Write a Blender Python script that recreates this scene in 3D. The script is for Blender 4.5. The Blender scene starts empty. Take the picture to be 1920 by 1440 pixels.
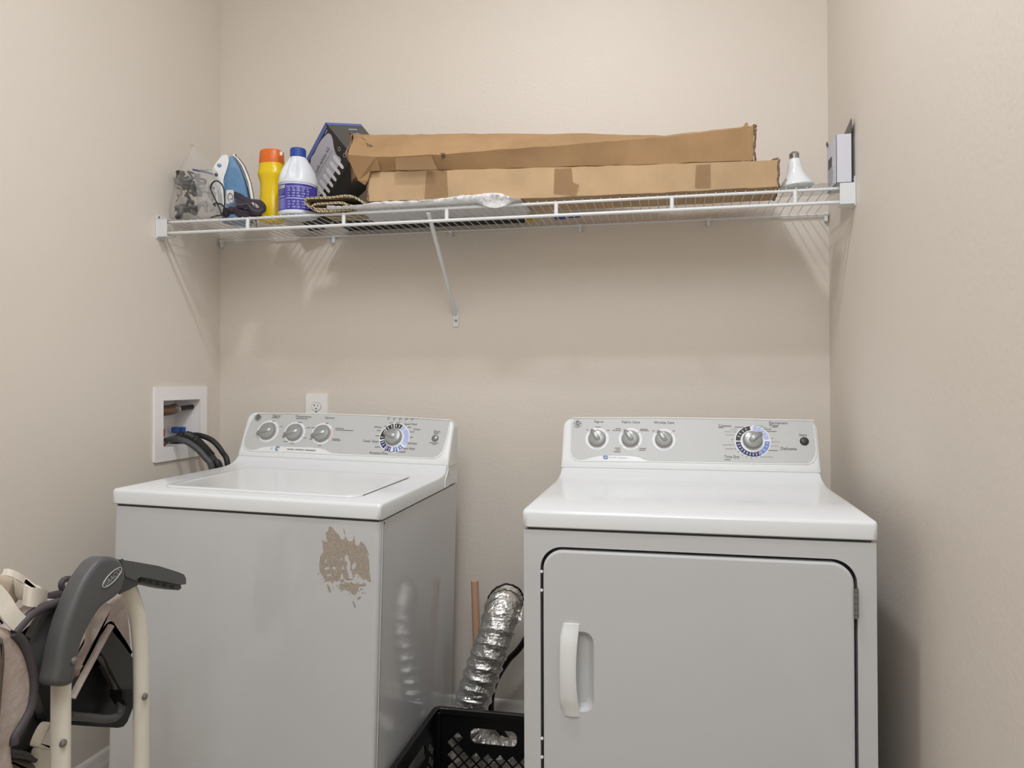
import bpy, bmesh, math, random
from mathutils import Vector, Matrix
random.seed(7)
sc = bpy.context.scene
COL = sc.collection
# ------------------------------------------------------------------ camera
CAM = Vector((1.5844, -2.2752, 1.1807)); YAW, PITCH, ROLL, FPX, CPX, CPY = .1982, .0111, .0024, 1334.09, 992.42, 698.45
_c, _s = math.cos(YAW), math.sin(YAW); _cp, _sp = math.cos(PITCH), math.sin(PITCH); _cr, _sr = math.cos(ROLL), math.sin(ROLL)
F0 = Vector((-_s*_cp, _c*_cp, _sp)); R0 = Vector((_c, _s, 0)); U0 = Vector((_s*_sp, -_c*_sp, _cp))
RGT = R0*_cr - U0*_sr; UPV = R0*_sr + U0*_cr
cam = bpy.data.cameras.new('camera'); camo = bpy.data.objects.new('camera', cam); COL.objects.link(camo)
camo.matrix_world = Matrix(((RGT.x, UPV.x, -F0.x, CAM.x), (RGT.y, UPV.y, -F0.y, CAM.y), (RGT.z, UPV.z, -F0.z, CAM.z), (0, 0, 0, 1)))
cam.sensor_width = 36; cam.lens = 36*FPX/1920; cam.shift_x = (960-CPX)/1920; cam.shift_y = (CPY-720)/1920; cam.clip_start = .02
sc.camera = camo
# ------------------------------------------------------------------ world, light, exposure
w = bpy.data.worlds.new('world'); sc.world = w; w.use_nodes = True
w.node_tree.nodes['Background'].inputs[0].default_value = (.9, .93, 1, 1); w.node_tree.nodes['Background'].inputs[1].default_value = .3
sc.view_settings.view_transform = 'Standard'; sc.view_settings.look = 'None'; sc.view_settings.gamma = 1; sc.view_settings.use_curve_mapping = False
sc.view_settings.exposure = 0.27
CEIL = 3.0
LIGHT_A = (1.25, -1.22, CEIL-.06)
cl = bpy.data.lights.new('ceiling_lamp_light', 'AREA'); cl.shape = 'DISK'; cl.size = .15; cl.energy = 13.5; cl.color = (.93, .955, 1)
clo = bpy.data.objects.new('ceiling_lamp_light', cl); clo.location = LIGHT_A; COL.objects.link(clo)
fill_l = bpy.data.lights.new('added_fill_light', 'AREA'); fill_l.energy = 26; fill_l.size = 1.1; fill_l.size_y = 1.6; fill_l.shape = 'RECTANGLE'; fill_l.color = (.88, .945, 1)  # unseen area light added as fill, not a known lamp of the room
fill_lo = bpy.data.objects.new('added_fill_light', fill_l); fill_lo.location = (1.45, -2.7, CEIL-.03); COL.objects.link(fill_lo)

def ray(u, v):
    return F0 + RGT*((u-CPX)/FPX) - UPV*((v-CPY)/FPX)
def at(u, v, ax, val):
    r = ray(u, v); i = 'xyz'.index(ax); return CAM + r*((val-CAM[i])/r[i])
def atp(u, v, p, n):
    r = ray(u, v); return CAM + r*((Vector(p)-CAM).dot(n)/r.dot(n))

# ------------------------------------------------------------------ materials
def lin(c):
    return tuple(((x/255)/12.92 if x/255 <= .04045 else ((x/255+.055)/1.055)**2.4) for x in c) + (1,)
def mat(name, rgb, rough=.5, metal=0, spec=.5, bump=0, bscale=60, var=0, vscale=8, coat=0, alpha=None, trans=0, sub=0, stretch=None, detail=4, btype='noise', rgb2=None):
    m = bpy.data.materials.new(name); m.use_nodes = True; nt = m.node_tree; b = nt.nodes['Principled BSDF']
    b.inputs['Base Color'].default_value = lin(rgb); b.inputs['Roughness'].default_value = rough; b.inputs['Metallic'].default_value = metal
    b.inputs['Specular IOR Level'].default_value = spec; b.inputs['Coat Weight'].default_value = coat; b.inputs['Transmission Weight'].default_value = trans
    if alpha is not None: b.inputs['Alpha'].default_value = alpha
    tc = nt.nodes.new('ShaderNodeTexCoord'); mp = nt.nodes.new('ShaderNodeMapping'); nt.links.new(tc.outputs['Object'], mp.inputs[0])
    if stretch: mp.inputs['Scale'].default_value = stretch
    if bump:
        if btype == 'voronoi':
            t = nt.nodes.new('ShaderNodeTexVoronoi'); t.inputs['Scale'].default_value = bscale; out = t.outputs['Distance']
        else:
            t = nt.nodes.new('ShaderNodeTexNoise'); t.inputs['Scale'].default_value = bscale; t.inputs['Detail'].default_value = detail; out = t.outputs['Fac']
        nt.links.new(mp.outputs[0], t.inputs['Vector'])
        bn = nt.nodes.new('ShaderNodeBump'); bn.inputs['Strength'].default_value = 1; bn.inputs['Distance'].default_value = bump
        nt.links.new(out, bn.inputs['Height']); nt.links.new(bn.outputs[0], b.inputs['Normal'])
    if var or rgb2:
        n = nt.nodes.new('ShaderNodeTexNoise'); n.inputs['Scale'].default_value = vscale; n.inputs['Detail'].default_value = 5
        nt.links.new(mp.outputs[0], n.inputs['Vector'])
        mx = nt.nodes.new('ShaderNodeMix'); mx.data_type = 'RGBA'
        c = lin(rgb); c2 = lin(rgb2) if rgb2 else tuple(x*(1-var) for x in c[:3])+(1,)
        rp = nt.nodes.new('ShaderNodeMapRange'); rp.inputs[1].default_value = .35; rp.inputs[2].default_value = .65
        nt.links.new(n.outputs['Fac'], rp.inputs[0]); nt.links.new(rp.outputs[0], mx.inputs[0])
        mx.inputs[6].default_value = c; mx.inputs[7].default_value = c2
        nt.links.new(mx.outputs[2], b.inputs['Base Color'])
    return m
def film(name, rgb, op, rough=.25, bump=.004, bscale=25):
    """thin plastic film: part see-through, part glossy/white"""
    m = mat(name, rgb, rough, bump=bump, bscale=bscale); nt = m.node_tree; b = nt.nodes['Principled BSDF']
    tr = nt.nodes.new('ShaderNodeBsdfTransparent'); mx = nt.nodes.new('ShaderNodeMixShader'); lw = nt.nodes.new('ShaderNodeLayerWeight')
    lw.inputs[0].default_value = .25; mr = nt.nodes.new('ShaderNodeMapRange'); mr.inputs[3].default_value = op; mr.inputs[4].default_value = min(1, op+.45)
    nt.links.new(lw.outputs['Facing'], mr.inputs[0]); nt.links.new(mr.outputs[0], mx.inputs[0]); nt.links.new(tr.outputs[0], mx.inputs[1]); nt.links.new(b.outputs[0], mx.inputs[2])
    nt.links.new(mx.outputs[0], nt.nodes['Material Output'].inputs[0]); return m
def cardboard(name, rgb, freq=150):
    m = mat(name, rgb, .85, spec=.15); nt = m.node_tree; b = nt.nodes['Principled BSDF']
    tc = nt.nodes.new('ShaderNodeTexCoord'); wv = nt.nodes.new('ShaderNodeTexWave'); wv.bands_direction = 'X'; wv.inputs['Scale'].default_value = freq/3.14159
    wv.inputs['Distortion'].default_value = .6; nt.links.new(tc.outputs['Object'], wv.inputs['Vector'])
    ns = nt.nodes.new('ShaderNodeTexNoise'); ns.inputs['Scale'].default_value = 9; ns.inputs['Detail'].default_value = 6; nt.links.new(tc.outputs['Object'], ns.inputs['Vector'])
    c = lin(rgb); m1 = nt.nodes.new('ShaderNodeMix'); m1.data_type = 'RGBA'; m1.inputs[6].default_value = tuple(x*.89 for x in c[:3])+(1,); m1.inputs[7].default_value = tuple(min(1, x*1.03) for x in c[:3])+(1,)
    nt.links.new(wv.outputs['Fac'], m1.inputs[0])
    m2 = nt.nodes.new('ShaderNodeMix'); m2.data_type = 'RGBA'; m2.blend_type = 'MULTIPLY'; m2.inputs[0].default_value = 1
    mr = nt.nodes.new('ShaderNodeMapRange'); mr.inputs[1].default_value = .3; mr.inputs[2].default_value = .7; mr.inputs[3].default_value = .86; mr.inputs[4].default_value = 1.05
    nt.links.new(ns.outputs['Fac'], mr.inputs[0]); nt.links.new(m1.outputs[2], m2.inputs[6]); nt.links.new(mr.outputs[0], m2.inputs[7]); nt.links.new(m2.outputs[2], b.inputs['Base Color'])
    bn = nt.nodes.new('ShaderNodeBump'); bn.inputs['Distance'].default_value = .0012; bn.inputs['Strength'].default_value = .5
    ad = nt.nodes.new('ShaderNodeMath'); ad.operation = 'MULTIPLY_ADD'; ad.inputs[1].default_value = .35; nt.links.new(wv.outputs['Fac'], ad.inputs[0]); nt.links.new(ns.outputs['Fac'], ad.inputs[2])
    nt.links.new(ad.outputs[0], bn.inputs['Height']); nt.links.new(bn.outputs[0], b.inputs['Normal']); return m
def checks(name, a, b_, size):
    m = mat(name, a, .9, spec=.1); nt = m.node_tree; b = nt.nodes['Principled BSDF']
    tc = nt.nodes.new('ShaderNodeTexCoord'); mp = nt.nodes.new('ShaderNodeMapping'); mp.inputs['Rotation'].default_value = (.7, .5, .3)
    ck = nt.nodes.new('ShaderNodeTexChecker'); ck.inputs['Scale'].default_value = 1/size; ck.inputs['Color1'].default_value = lin(a); ck.inputs['Color2'].default_value = lin(b_)
    nt.links.new(tc.outputs['Object'], mp.inputs[0]); nt.links.new(mp.outputs[0], ck.inputs['Vector']); nt.links.new(ck.outputs['Color'], b.inputs['Base Color']); return m

M = {}
M['wall'] = mat('painted_wall', (227, 218, 207), .5, spec=.35, bump=.0006, bscale=95, detail=2, var=.015, vscale=3)
M['ceiling'] = mat('ceiling_white', (236, 233, 228), .9, bump=.0004, bscale=120)
M['floor'] = mat('floor_tile', (158, 148, 136), .45, var=.12, vscale=5)
M['trim'] = mat('trim_white', (230, 224, 216), .45)
M['box_white'] = mat('moulded_box_white', (250, 246, 246), .35)
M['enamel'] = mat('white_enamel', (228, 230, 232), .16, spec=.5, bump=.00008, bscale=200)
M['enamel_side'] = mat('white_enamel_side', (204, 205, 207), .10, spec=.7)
M['plastic_white'] = mat('white_plastic', (234, 236, 236), .28)
M['panel_grey'] = mat('console_overlay_grey', (196, 197, 196), .38, spec=.4)
M['knob'] = mat('knob_silver', (160, 162, 160), .3, metal=.35, spec=.6)
M['dark'] = mat('dark_plastic', (52, 52, 54), .35)
M['ink'] = mat('ink_dark', (60, 58, 60), .6)
M['ink_soft'] = mat('ink_grey', (128, 124, 128), .6)
M['navy'] = mat('print_navy', (44, 48, 104), .5)
M['blue'] = mat('print_blue', (112, 138, 196), .5)
M['pale'] = mat('print_pale_blue', (178, 190, 232), .5)
M['print_black'] = mat('print_black', (50, 50, 50), .5)
M['white'] = mat('print_white', (236, 236, 240), .5)
M['pink'] = mat('print_pink', (224, 190, 190), .6)
M['gasket'] = mat('door_gap_dark', (62, 66, 68), .5)
M['chrome'] = mat('chrome', (200, 200, 200), .18, metal=1)
M['steel'] = mat('brushed_steel', (150, 148, 146), .4, metal=.9)
M['black'] = mat('black_plastic', (16, 16, 17), .38, spec=.45)
M['black_rubber'] = mat('black_rubber', (38, 38, 40), .5, bump=.0004, bscale=300)
M['hose_grey'] = mat('braided_hose_grey', (84, 86, 88), .45, bump=.0006, bscale=500, rgb2=(62, 64, 66), vscale=300)
M['wire'] = mat('white_coated_wire', (228, 230, 232), .3)
M['card'] = cardboard('corrugated_cardboard', (200, 170, 134), 260)
M['card2'] = cardboard('corrugated_cardboard_dark', (178, 144, 106), 260)
M['card_edge'] = mat('cardboard_torn_edge', (150, 128, 104), .95, bump=.004, bscale=150, rgb2=(96, 78, 60), vscale=160)
M['tape'] = mat('packing_tape', (176, 142, 104), .14, spec=.6, alpha=.4)
M['yellow'] = mat('yellow_bottle_plastic', (240, 205, 20), .25, spec=.5)
M['orange'] = mat('orange_cap_plastic', (228, 112, 34), .35)
M['jug'] = mat('white_jug_plastic', (226, 230, 238), .38)
M['bluecap'] = mat('blue_cap_plastic', (34, 72, 160), .35)
M['label'] = mat('blue_label', (62, 56, 162), .35, var=.15, vscale=60)
M['label_lt'] = mat('label_pale', (176, 178, 226), .4)
M['label_mid'] = mat('label_mid', (112, 110, 196), .4)
M['red'] = mat('red_print', (206, 60, 50), .4)
M['iron_blue'] = mat('iron_blue_plastic', (126, 164, 200), .22, spec=.5, var=.12, vscale=14)
M['iron_deep'] = mat('iron_tank_blue', (98, 144, 188), .12, var=.2, vscale=30)
M['iron_white'] = mat('iron_white_plastic', (228, 228, 228), .3)
M['carton'] = mat('black_carton', (44, 42, 44), .35)
M['carton_blue'] = mat('carton_blue_edge', (88, 110, 178), .4)
M['carton_side'] = mat('carton_side_grey', (78, 76, 74), .35)
M['carton_grey'] = mat('carton_pale_print', (190, 190, 202), .4)
M['cloth'] = checks('checked_cloth', (214, 200, 168), (92, 80, 62), .0042)
M['film'] = film('clear_bag_film', (222, 222, 222), .05, .12)
M['film_white'] = film('milky_bag_film', (246, 246, 248), .92, .35, .012, 30)
M['film_zip'] = film('zip_bag_film', (206, 206, 206), .22, .12, .008, 45)
M['zip'] = mat('zip_strip_blue', (86, 86, 132), .4)
M['lump'] = mat('dark_bag_contents', (62, 62, 64), .45, bump=.004, bscale=50, rgb2=(120, 118, 118), vscale=40)
M['pouch'] = mat('charcoal_fabric', (60, 52, 64), .85, bump=.0008, bscale=300)
M['pouch_edge'] = mat('charcoal_piping', (104, 96, 102), .7)
M['bulb'] = mat('bulb_white', (232, 236, 238), .25)
M['carton_white'] = mat('white_carton', (216, 216, 226), .6)
M['foil'] = mat('duct_foil', (240, 238, 235), .36, metal=1, bump=.010, bscale=46, detail=8)
M['emblem'] = mat('emblem_silver', (196, 196, 194), .35, metal=.3)
M['wood'] = mat('wood_handle', (214, 172, 140), .55, var=.18, vscale=12, stretch=(1, 1, .15))
M['cream'] = mat('cream_enamel_tube', (224, 218, 204), .3, spec=.4)
M['graph'] = mat('graphite_plastic', (88, 88, 88), .42, spec=.4, bump=.0001, bscale=500)
M['graph2'] = mat('graphite_plastic_dark', (66, 66, 66), .42)
M['fabric'] = mat('taupe_quilted_fabric', (168, 150, 138), .6, spec=.4, bump=.006, bscale=22, rgb2=(186, 172, 164), vscale=16)
M['fabric_lt'] = mat('silver_taupe_fabric', (222, 212, 208), .5, spec=.5, bump=.006, bscale=28, rgb2=(160, 144, 138), vscale=18)
M['fabric_dk'] = mat('dark_brown_fabric', (96, 84, 76), .7, bump=.004, bscale=26)
M['piping'] = mat('plum_piping', (72, 66, 70), .6)
M['web'] = mat('cream_webbing', (226, 218, 204), .8, bump=.0012, bscale=260, stretch=(1, 1, .2))
M['web2'] = mat('cream_cloth', (196, 180, 160), .85, bump=.003, bscale=30)
M['socket'] = mat('ivory_socket', (246, 244, 242), .35)
M['brass'] = mat('aged_brass', (126, 102, 84), .4, metal=.6, bump=.003, bscale=60)
M['valve_blue'] = mat('valve_blue', (40, 78, 150), .4)
M['residue'] = mat('scraped_adhesive', (182, 172, 160), .9, spec=.1, bump=.001, bscale=300, rgb2=(160, 148, 136), vscale=260)
M['lampglass'] = mat('lamp_glass', (255, 250, 240), .4)
b_ = M['lampglass'].node_tree.nodes['Principled BSDF']; b_.inputs['Emission Color'].default_value = (.9, .95, 1, 1); b_.inputs['Emission Strength'].default_value = .7
M['yellow_bit'] = mat('yellow_scrap', (214, 186, 70), .6)
M['grey_plastic'] = mat('grey_sheet', (176, 172, 166), .7, var=.1, vscale=20)

# ------------------------------------------------------------------ mesh builder
class MB:
    def __init__(s): s.v = []; s.f = []; s.m = []; s.mats = []
    def mi(s, m):
        m = M[m] if isinstance(m, str) else m
        if m not in s.mats: s.mats.append(m)
        return s.mats.index(m)
    def add(s, vs, fs, m, T=None):
        o = len(s.v); k = s.mi(m)
        s.v += [tuple(T @ Vector(v)) if T else tuple(v) for v in vs]
        s.f += [tuple(i+o for i in f) for f in fs]; s.m += [k]*len(fs); return s
    def box(s, a, b, m, T=None):
        x0, y0, z0 = a; x1, y1, z1 = b
        return s.add([(x0, y0, z0), (x1, y0, z0), (x1, y1, z0), (x0, y1, z0), (x0, y0, z1), (x1, y0, z1), (x1, y1, z1), (x0, y1, z1)],
              [(0, 3, 2, 1), (4, 5, 6, 7), (0, 1, 5, 4), (1, 2, 6, 5), (2, 3, 7, 6), (3, 0, 4, 7)], m, T)
    def hexa(s, p, m, T=None):   # 8 corners: front BL BR TR TL, back BL BR TR TL
        return s.add(p, [(0, 1, 2, 3), (5, 4, 7, 6), (4, 0, 3, 7), (1, 5, 6, 2), (3, 2, 6, 7), (4, 5, 1, 0)], m, T)
    def loft(s, rings, m, closed=True, cap0=True, cap1=True, T=None):
        n = len(rings[0]); vs = [p for r in rings for p in r]; fs = []
        for i in range(len(rings)-1):
            for j in range(n if closed else n-1):
                a = i*n+j; b = i*n+(j+1) % n; fs.append((a, b, b+n, a+n))
        if cap0: fs.append(tuple(range(n-1, -1, -1)))
        if cap1: fs.append(tuple(range((len(rings)-1)*n, len(rings)*n)))
        return s.add(vs, fs, m, T)
    def lathe(s, prof, m, n=32, T=None, cap0=True, cap1=True, ang=None):
        rings = [[(r*math.cos(2*math.pi*j/n), r*math.sin(2*math.pi*j/n), z) for j in range(n)] for r, z in prof]
        return s.loft(rings, m, True, cap0, cap1, T)
    def tube(s, pts, r, m, n=10, sub=6, cap=True, flat=1.0, T=None, rf=None, loop=False, up=None):
        P = spline([Vector(p) for p in pts], sub, loop) if sub > 1 else [Vector(p) for p in pts]
        rings = []; up = Vector(up) if up else Vector((.0123, .031, 1)).normalized(); prev = None
        for i, p in enumerate(P):
            if loop: t = (P[(i+1) % len(P)]-P[i-1])
            else: t = (P[min(i+1, len(P)-1)]-P[max(i-1, 0)])
            t.normalize()
            a = (prev if prev is not None else (up if abs(up.dot(t)) < .95 else Vector((1, 0, 0)))); a = (a - t*a.dot(t)).normalized(); b = t.cross(a); prev = a
            rr = rf(i/(len(P)-1))*r if rf else r
            rings.append([tuple(p + a*math.cos(2*math.pi*k/n)*rr + b*math.sin(2*math.pi*k/n)*rr*flat) for k in range(n)])
        if loop: rings.append(rings[0]); cap = False
        return s.loft(rings, m, True, cap, cap, T)
    def ribbon(s, pts, w, wdir, th, m, sub=6):
        P = spline([Vector(p) for p in pts], sub); wd = Vector(wdir).normalized(); rings = []
        for i, p in enumerate(P):
            t = (P[min(i+1, len(P)-1)]-P[max(i-1, 0)]).normalized(); n = t.cross(wd).normalized(); ww = (w[0]+(w[1]-w[0])*i/(len(P)-1)) if isinstance(w, tuple) else w
            rings.append([tuple(p+wd*ww/2+n*th/2), tuple(p-wd*ww/2+n*th/2), tuple(p-wd*ww/2-n*th/2), tuple(p+wd*ww/2-n*th/2)])
        return s.loft(rings, m)
    def poly(s, outs, th, m, T=None, front=0.0):
        """2D outlines (first outer, rest holes) filled and extruded by th along -local z (front face at z=front)"""
        cu = bpy.data.curves.new('t', 'CURVE'); cu.dimensions = '2D'; cu.fill_mode = 'BOTH' if th > 0 else 'FRONT'; cu.extrude = th/2
        for o in outs:
            sp = cu.splines.new('POLY'); sp.points.add(len(o)-1); sp.use_cyclic_u = True
            for i, p in enumerate(o): sp.points[i].co = (p[0], p[1], 0, 1)
        ob = bpy.data.objects.new('t', cu); COL.objects.link(ob); dg = bpy.context.evaluated_depsgraph_get(); me = bpy.data.meshes.new_from_object(ob.evaluated_get(dg))
        vs = [(v.co.x, v.co.y, v.co.z + front - th/2) for v in me.vertices]; fs = [tuple(p.vertices) for p in me.polygons]
        s.add(vs, fs, m, T); bpy.data.objects.remove(ob); bpy.data.curves.remove(cu); bpy.data.meshes.remove(me); return s
    def text(s, txt, box, m, T, th=.0002, z=.0006, shear=0):
        """text scaled to the box (cx, cy, w, h) in local xy"""
        cu = bpy.data.curves.new('t', 'FONT'); cu.body = txt; cu.extrude = 0; cu.resolution_u = 2; cu.shear = shear
        ob = bpy.data.objects.new('t', cu); COL.objects.link(ob); dg = bpy.context.evaluated_depsgraph_get(); me = bpy.data.meshes.new_from_object(ob.evaluated_get(dg))
        xs = [v.co.x for v in me.vertices]; ys = [v.co.y for v in me.vertices]; x0, x1, y0, y1 = min(xs), max(xs), min(ys), max(ys); cx, cy, ww, hh = box
        vs = [(cx+((v.co.x-x0)/(x1-x0)-.5)*ww, cy+((v.co.y-y0)/(y1-y0)-.5)*hh, z) for v in me.vertices]
        s.add(vs, [tuple(p.vertices) for p in me.polygons], m, T); bpy.data.objects.remove(ob); bpy.data.curves.remove(cu); bpy.data.meshes.remove(me); return s
    def build(s, name, parent=None, smooth=40, bevel=0, seg=3, subsurf=0, inv=None, weld=False, solid=0):
        me = bpy.data.meshes.new(name); me.from_pydata(s.v, [], s.f); me.update()
        for m in s.mats: me.materials.append(m)
        for p, k in zip(me.polygons, s.m): p.material_index = k
        bm = bmesh.new(); bm.from_mesh(me)
        if weld: bmesh.ops.remove_doubles(bm, verts=bm.verts, dist=.00005)
        bmesh.ops.recalc_face_normals(bm, faces=bm.faces) if not solid else None
        bm.to_mesh(me); bm.free()
        for p in me.polygons: p.use_smooth = bool(smooth)
        if smooth and not bevel: me.set_sharp_from_angle(angle=math.radians(smooth))
        o = bpy.data.objects.new(name, me); COL.objects.link(o)
        if parent is not None:
            o.parent = parent
            if inv: pass
        if bevel:
            b = o.modifiers.new('bevel', 'BEVEL'); b.width = bevel; b.segments = seg; b.limit_method = 'ANGLE'; b.angle_limit = math.radians(35)
            wn = o.modifiers.new('wn', 'WEIGHTED_NORMAL'); wn.keep_sharp = False
        if subsurf:
            q = o.modifiers.new('ss', 'SUBSURF'); q.levels = subsurf; q.render_levels = subsurf
        if solid:
            q = o.modifiers.new('solid', 'SOLIDIFY'); q.thickness = solid
        return o
def spline(P, sub, loop=False):
    out = []; n = len(P)
    for i in range(n if loop else n-1):
        p1, p2 = P[i], P[(i+1) % n]
        p0 = P[i-1] if (loop or i > 0) else p1*2-p2; p3 = P[(i+2) % n] if (loop or i+2 < n) else p2*2-p1
        for k in range(sub):
            t = k/sub; out.append(.5*((2*p1)+(-p0+p2)*t+(2*p0-5*p1+4*p2-p3)*t*t+(-p0+3*p1-3*p2+p3)*t**3))
    if not loop: out.append(P[-1])
    return out
def smooth2(pts, sub=5):
    return [(p.x, p.y) for p in spline([Vector((a[0], a[1], 0)) for a in pts], sub, True)]
def rrect(x0, y0, x1, y1, r, n=6):
    rs = r if isinstance(r, (tuple, list)) else (r,)*4; out = []    # corners: BL BR TR TL
    for (cx, cy, a0, rr) in ((x0, y0, 180, rs[0]), (x1, y0, 270, rs[1]), (x1, y1, 0, rs[2]), (x0, y1, 90, rs[3])):
        ox = cx + (rr if cx == x0 else -rr); oy = cy + (rr if cy == y0 else -rr)
        for k in range(n+1):
            a = math.radians(a0+90*k/n); out.append((ox+rr*math.cos(a), oy+rr*math.sin(a)))
    return out
def circ(cx, cy, rx, ry=None, n=40, a0=0, a1=360):
    ry = ry or rx; return [(cx+rx*math.cos(math.radians(a0+(a1-a0)*k/n)), cy+ry*math.sin(math.radians(a0+(a1-a0)*k/n))) for k in range(n)]
def arcseg(cx, cy, r0, r1, a0, a1, n=10, sy=1):
    o = [(cx+r1*math.cos(math.radians(a0+(a1-a0)*k/n)), cy+sy*r1*math.sin(math.radians(a0+(a1-a0)*k/n))) for k in range(n+1)]
    i = [(cx+r0*math.cos(math.radians(a0+(a1-a0)*k/n)), cy+sy*r0*math.sin(math.radians(a0+(a1-a0)*k/n))) for k in range(n, -1, -1)]
    return o+i
def basis(o, x, y, z): return Matrix(((x[0], y[0], z[0], o[0]), (x[1], y[1], z[1], o[1]), (x[2], y[2], z[2], o[2]), (0, 0, 0, 1)))
def tag(o, label=None, cat=None, group=None, kind=None):
    for k, v in (('label', label), ('category', cat), ('group', group), ('kind', kind)):
        if v: o[k] = v
    return o
def empty(name, loc=(0, 0, 0)):
    o = bpy.data.objects.new(name, None); o.empty_display_size = .05; o.location = loc; COL.objects.link(o); return o
class Root:
    """an Empty at a thing's base; parts are meshed in world space and moved under it"""
    def __init__(s, name, loc, label, cat, group=None):
        s.e = empty(name, loc); tag(s.e, label, cat, group)
    def put(s, ob, parent=None):
        ob.parent = parent or s.e; ob.matrix_parent_inverse = Matrix.Translation(-s.e.location) if not parent else Matrix.Identity(4); return ob
def sub_(ob, parent):
    ob.parent = parent; return ob
XR = 2.0491; YB = -4.2
# ------------------------------------------------------------------ the room
def struct(mb, name, **k):
    o = mb.build(name, **k); o['kind'] = 'structure'; return o
LT = basis((0, 0, 0), (0, 1, 0), (0, 0, 1), (1, 0, 0))       # local x = world y, local y = world z, local z = +x
BOX = (-.297, -.1145, .9705, 1.1205)
b = MB(); b.poly([[(YB, 0), (.1, 0), (.1, CEIL), (YB, CEIL)], [(BOX[0], BOX[2]), (BOX[1], BOX[2]), (BOX[1], BOX[3]), (BOX[0], BOX[3])]], .1, 'wall', LT)
struct(b, 'wall_left', smooth=0)
b = MB(); b.box((0, 0, 0), (XR, .1, CEIL), 'wall'); struct(b, 'wall_back', smooth=0)
b = MB(); b.box((XR, YB, 0), (XR+.1, .1, CEIL), 'wall'); struct(b, 'wall_right', smooth=0)
b = MB(); b.box((0, YB-.1, 0), (XR, YB, CEIL), 'wall'); struct(b, 'wall_front', smooth=0)
b = MB(); b.box((-.1, YB-.1, -.1), (XR+.1, .1, 0), 'floor'); struct(b, 'floor', smooth=0)
b = MB(); b.box((-.1, YB-.1, CEIL), (XR+.1, .1, CEIL+.1), 'ceiling'); struct(b, 'ceiling', smooth=0)
bp = [(0, 0), (.014, 0), (.014, .098), (.011, .108), (.008, .113), (.008, .128), (.004, .136), (0, .14)]
b = MB(); b.loft([[(x, -d, z) for d, z in bp] for x in (0, XR)], 'trim'); struct(b, 'baseboard_back')
b = MB(); b.loft([[(d, y, z) for d, z in bp] for y in (0, YB)], 'trim'); struct(b, 'baseboard_left')
b = MB(); b.loft([[(XR-d, y, z) for d, z in bp] for y in (0, YB)], 'trim'); struct(b, 'baseboard_right')
r = Root('ceiling_lamp', LIGHT_A, 'round flush ceiling lamp above the laundry machines', 'ceiling lamp')
b = MB(); b.lathe([(.15, 0), (.15, -.02), (.14, -.022)], 'steel', 40, Matrix.Translation((LIGHT_A[0], LIGHT_A[1], CEIL)), True, True)
r.put(b.build('base'))
b = MB(); b.lathe([(.138, -.022), (.125, -.036), (.08, -.046), (.0001, -.050)], 'lampglass', 40, Matrix.Translation((LIGHT_A[0], LIGHT_A[1], CEIL)), True, False); r.put(b.build('glass_diffuser'))
r = Root('added_fill_panel', (1.35, -2.7, CEIL-.03), 'flat rectangular fill panel added out of view behind the camera', 'ceiling light')  # made-up fixture around the added fill light, out of view
b = MB(); b.box((.69, -3.51, CEIL-.014), (2.01, -1.89, CEIL), 'steel'); r.put(b.build('panel_frame', smooth=0))
b = MB(); b.box((.71, -3.49, CEIL-.018), (1.99, -1.91, CEIL-.014), 'lampglass'); r.put(b.build('panel_diffuser', smooth=0))

# ------------------------------------------------------------------ appliances
W = .686
class Appl:
    def __init__(s, o, rot, tilt):
        t, T = rot, tilt; s.o = Vector(o)
        s.X = Vector((math.cos(T)*math.cos(t), math.cos(T)*math.sin(t), -math.sin(T))); s.Y = Vector((-math.sin(t), math.cos(t), 0)); s.Z = s.X.cross(s.Y)
        s.T = basis(s.o, s.X, s.Y, s.Z); s.inv = s.T.inverted()
        s.c = s.inv @ CAM
    def px(s, u, v, ax, val):
        r = s.T.to_3x3().inverted() @ ray(u, v); i = 'xyz'.index(ax); return s.c + r*((val-s.c[i])/r[i])
    def face(s, u, v):                     # pixel -> console face coordinates (x, t)
        n = Vector((0, -FT[1], FT[0])); p0 = Vector((0, FB[0], FB[1])); r = s.T.to_3x3().inverted() @ ray(u, v)
        q = s.c + r*((p0-s.c).dot(n)/r.dot(n)); return (q.x, (q.y-FB[0])*FT[0]+(q.z-FB[1])*FT[1])
FB = (.515, .026); FTOP = (.575, .160)
_l = math.hypot(FTOP[0]-FB[0], FTOP[1]-FB[1]); FT = ((FTOP[0]-FB[0])/_l, (FTOP[1]-FB[1])/_l); FL = _l
FM = basis((0, FB[0], FB[1]), (1, 0, 0), (0, FT[0], FT[1]), (0, -FT[1], FT[0]))   # console face frame: z outwards
DEP = .6275
def appliance(A, name, label, cat, ins, HT):
    root = empty(name); root.matrix_world = A.T; tag(root, label, cat)
    # cabinet
    z0 = -HT
    cab = MB(); z1 = -.040
    out = rrect(.002, .004, W-.002, DEP-.002, (.014, .014, .004, .004), 5)
    cab.loft([[(x, y, z0) for x, y in out], [(x, y, z1) for x, y in out]], 'enamel_side')
    return root
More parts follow.
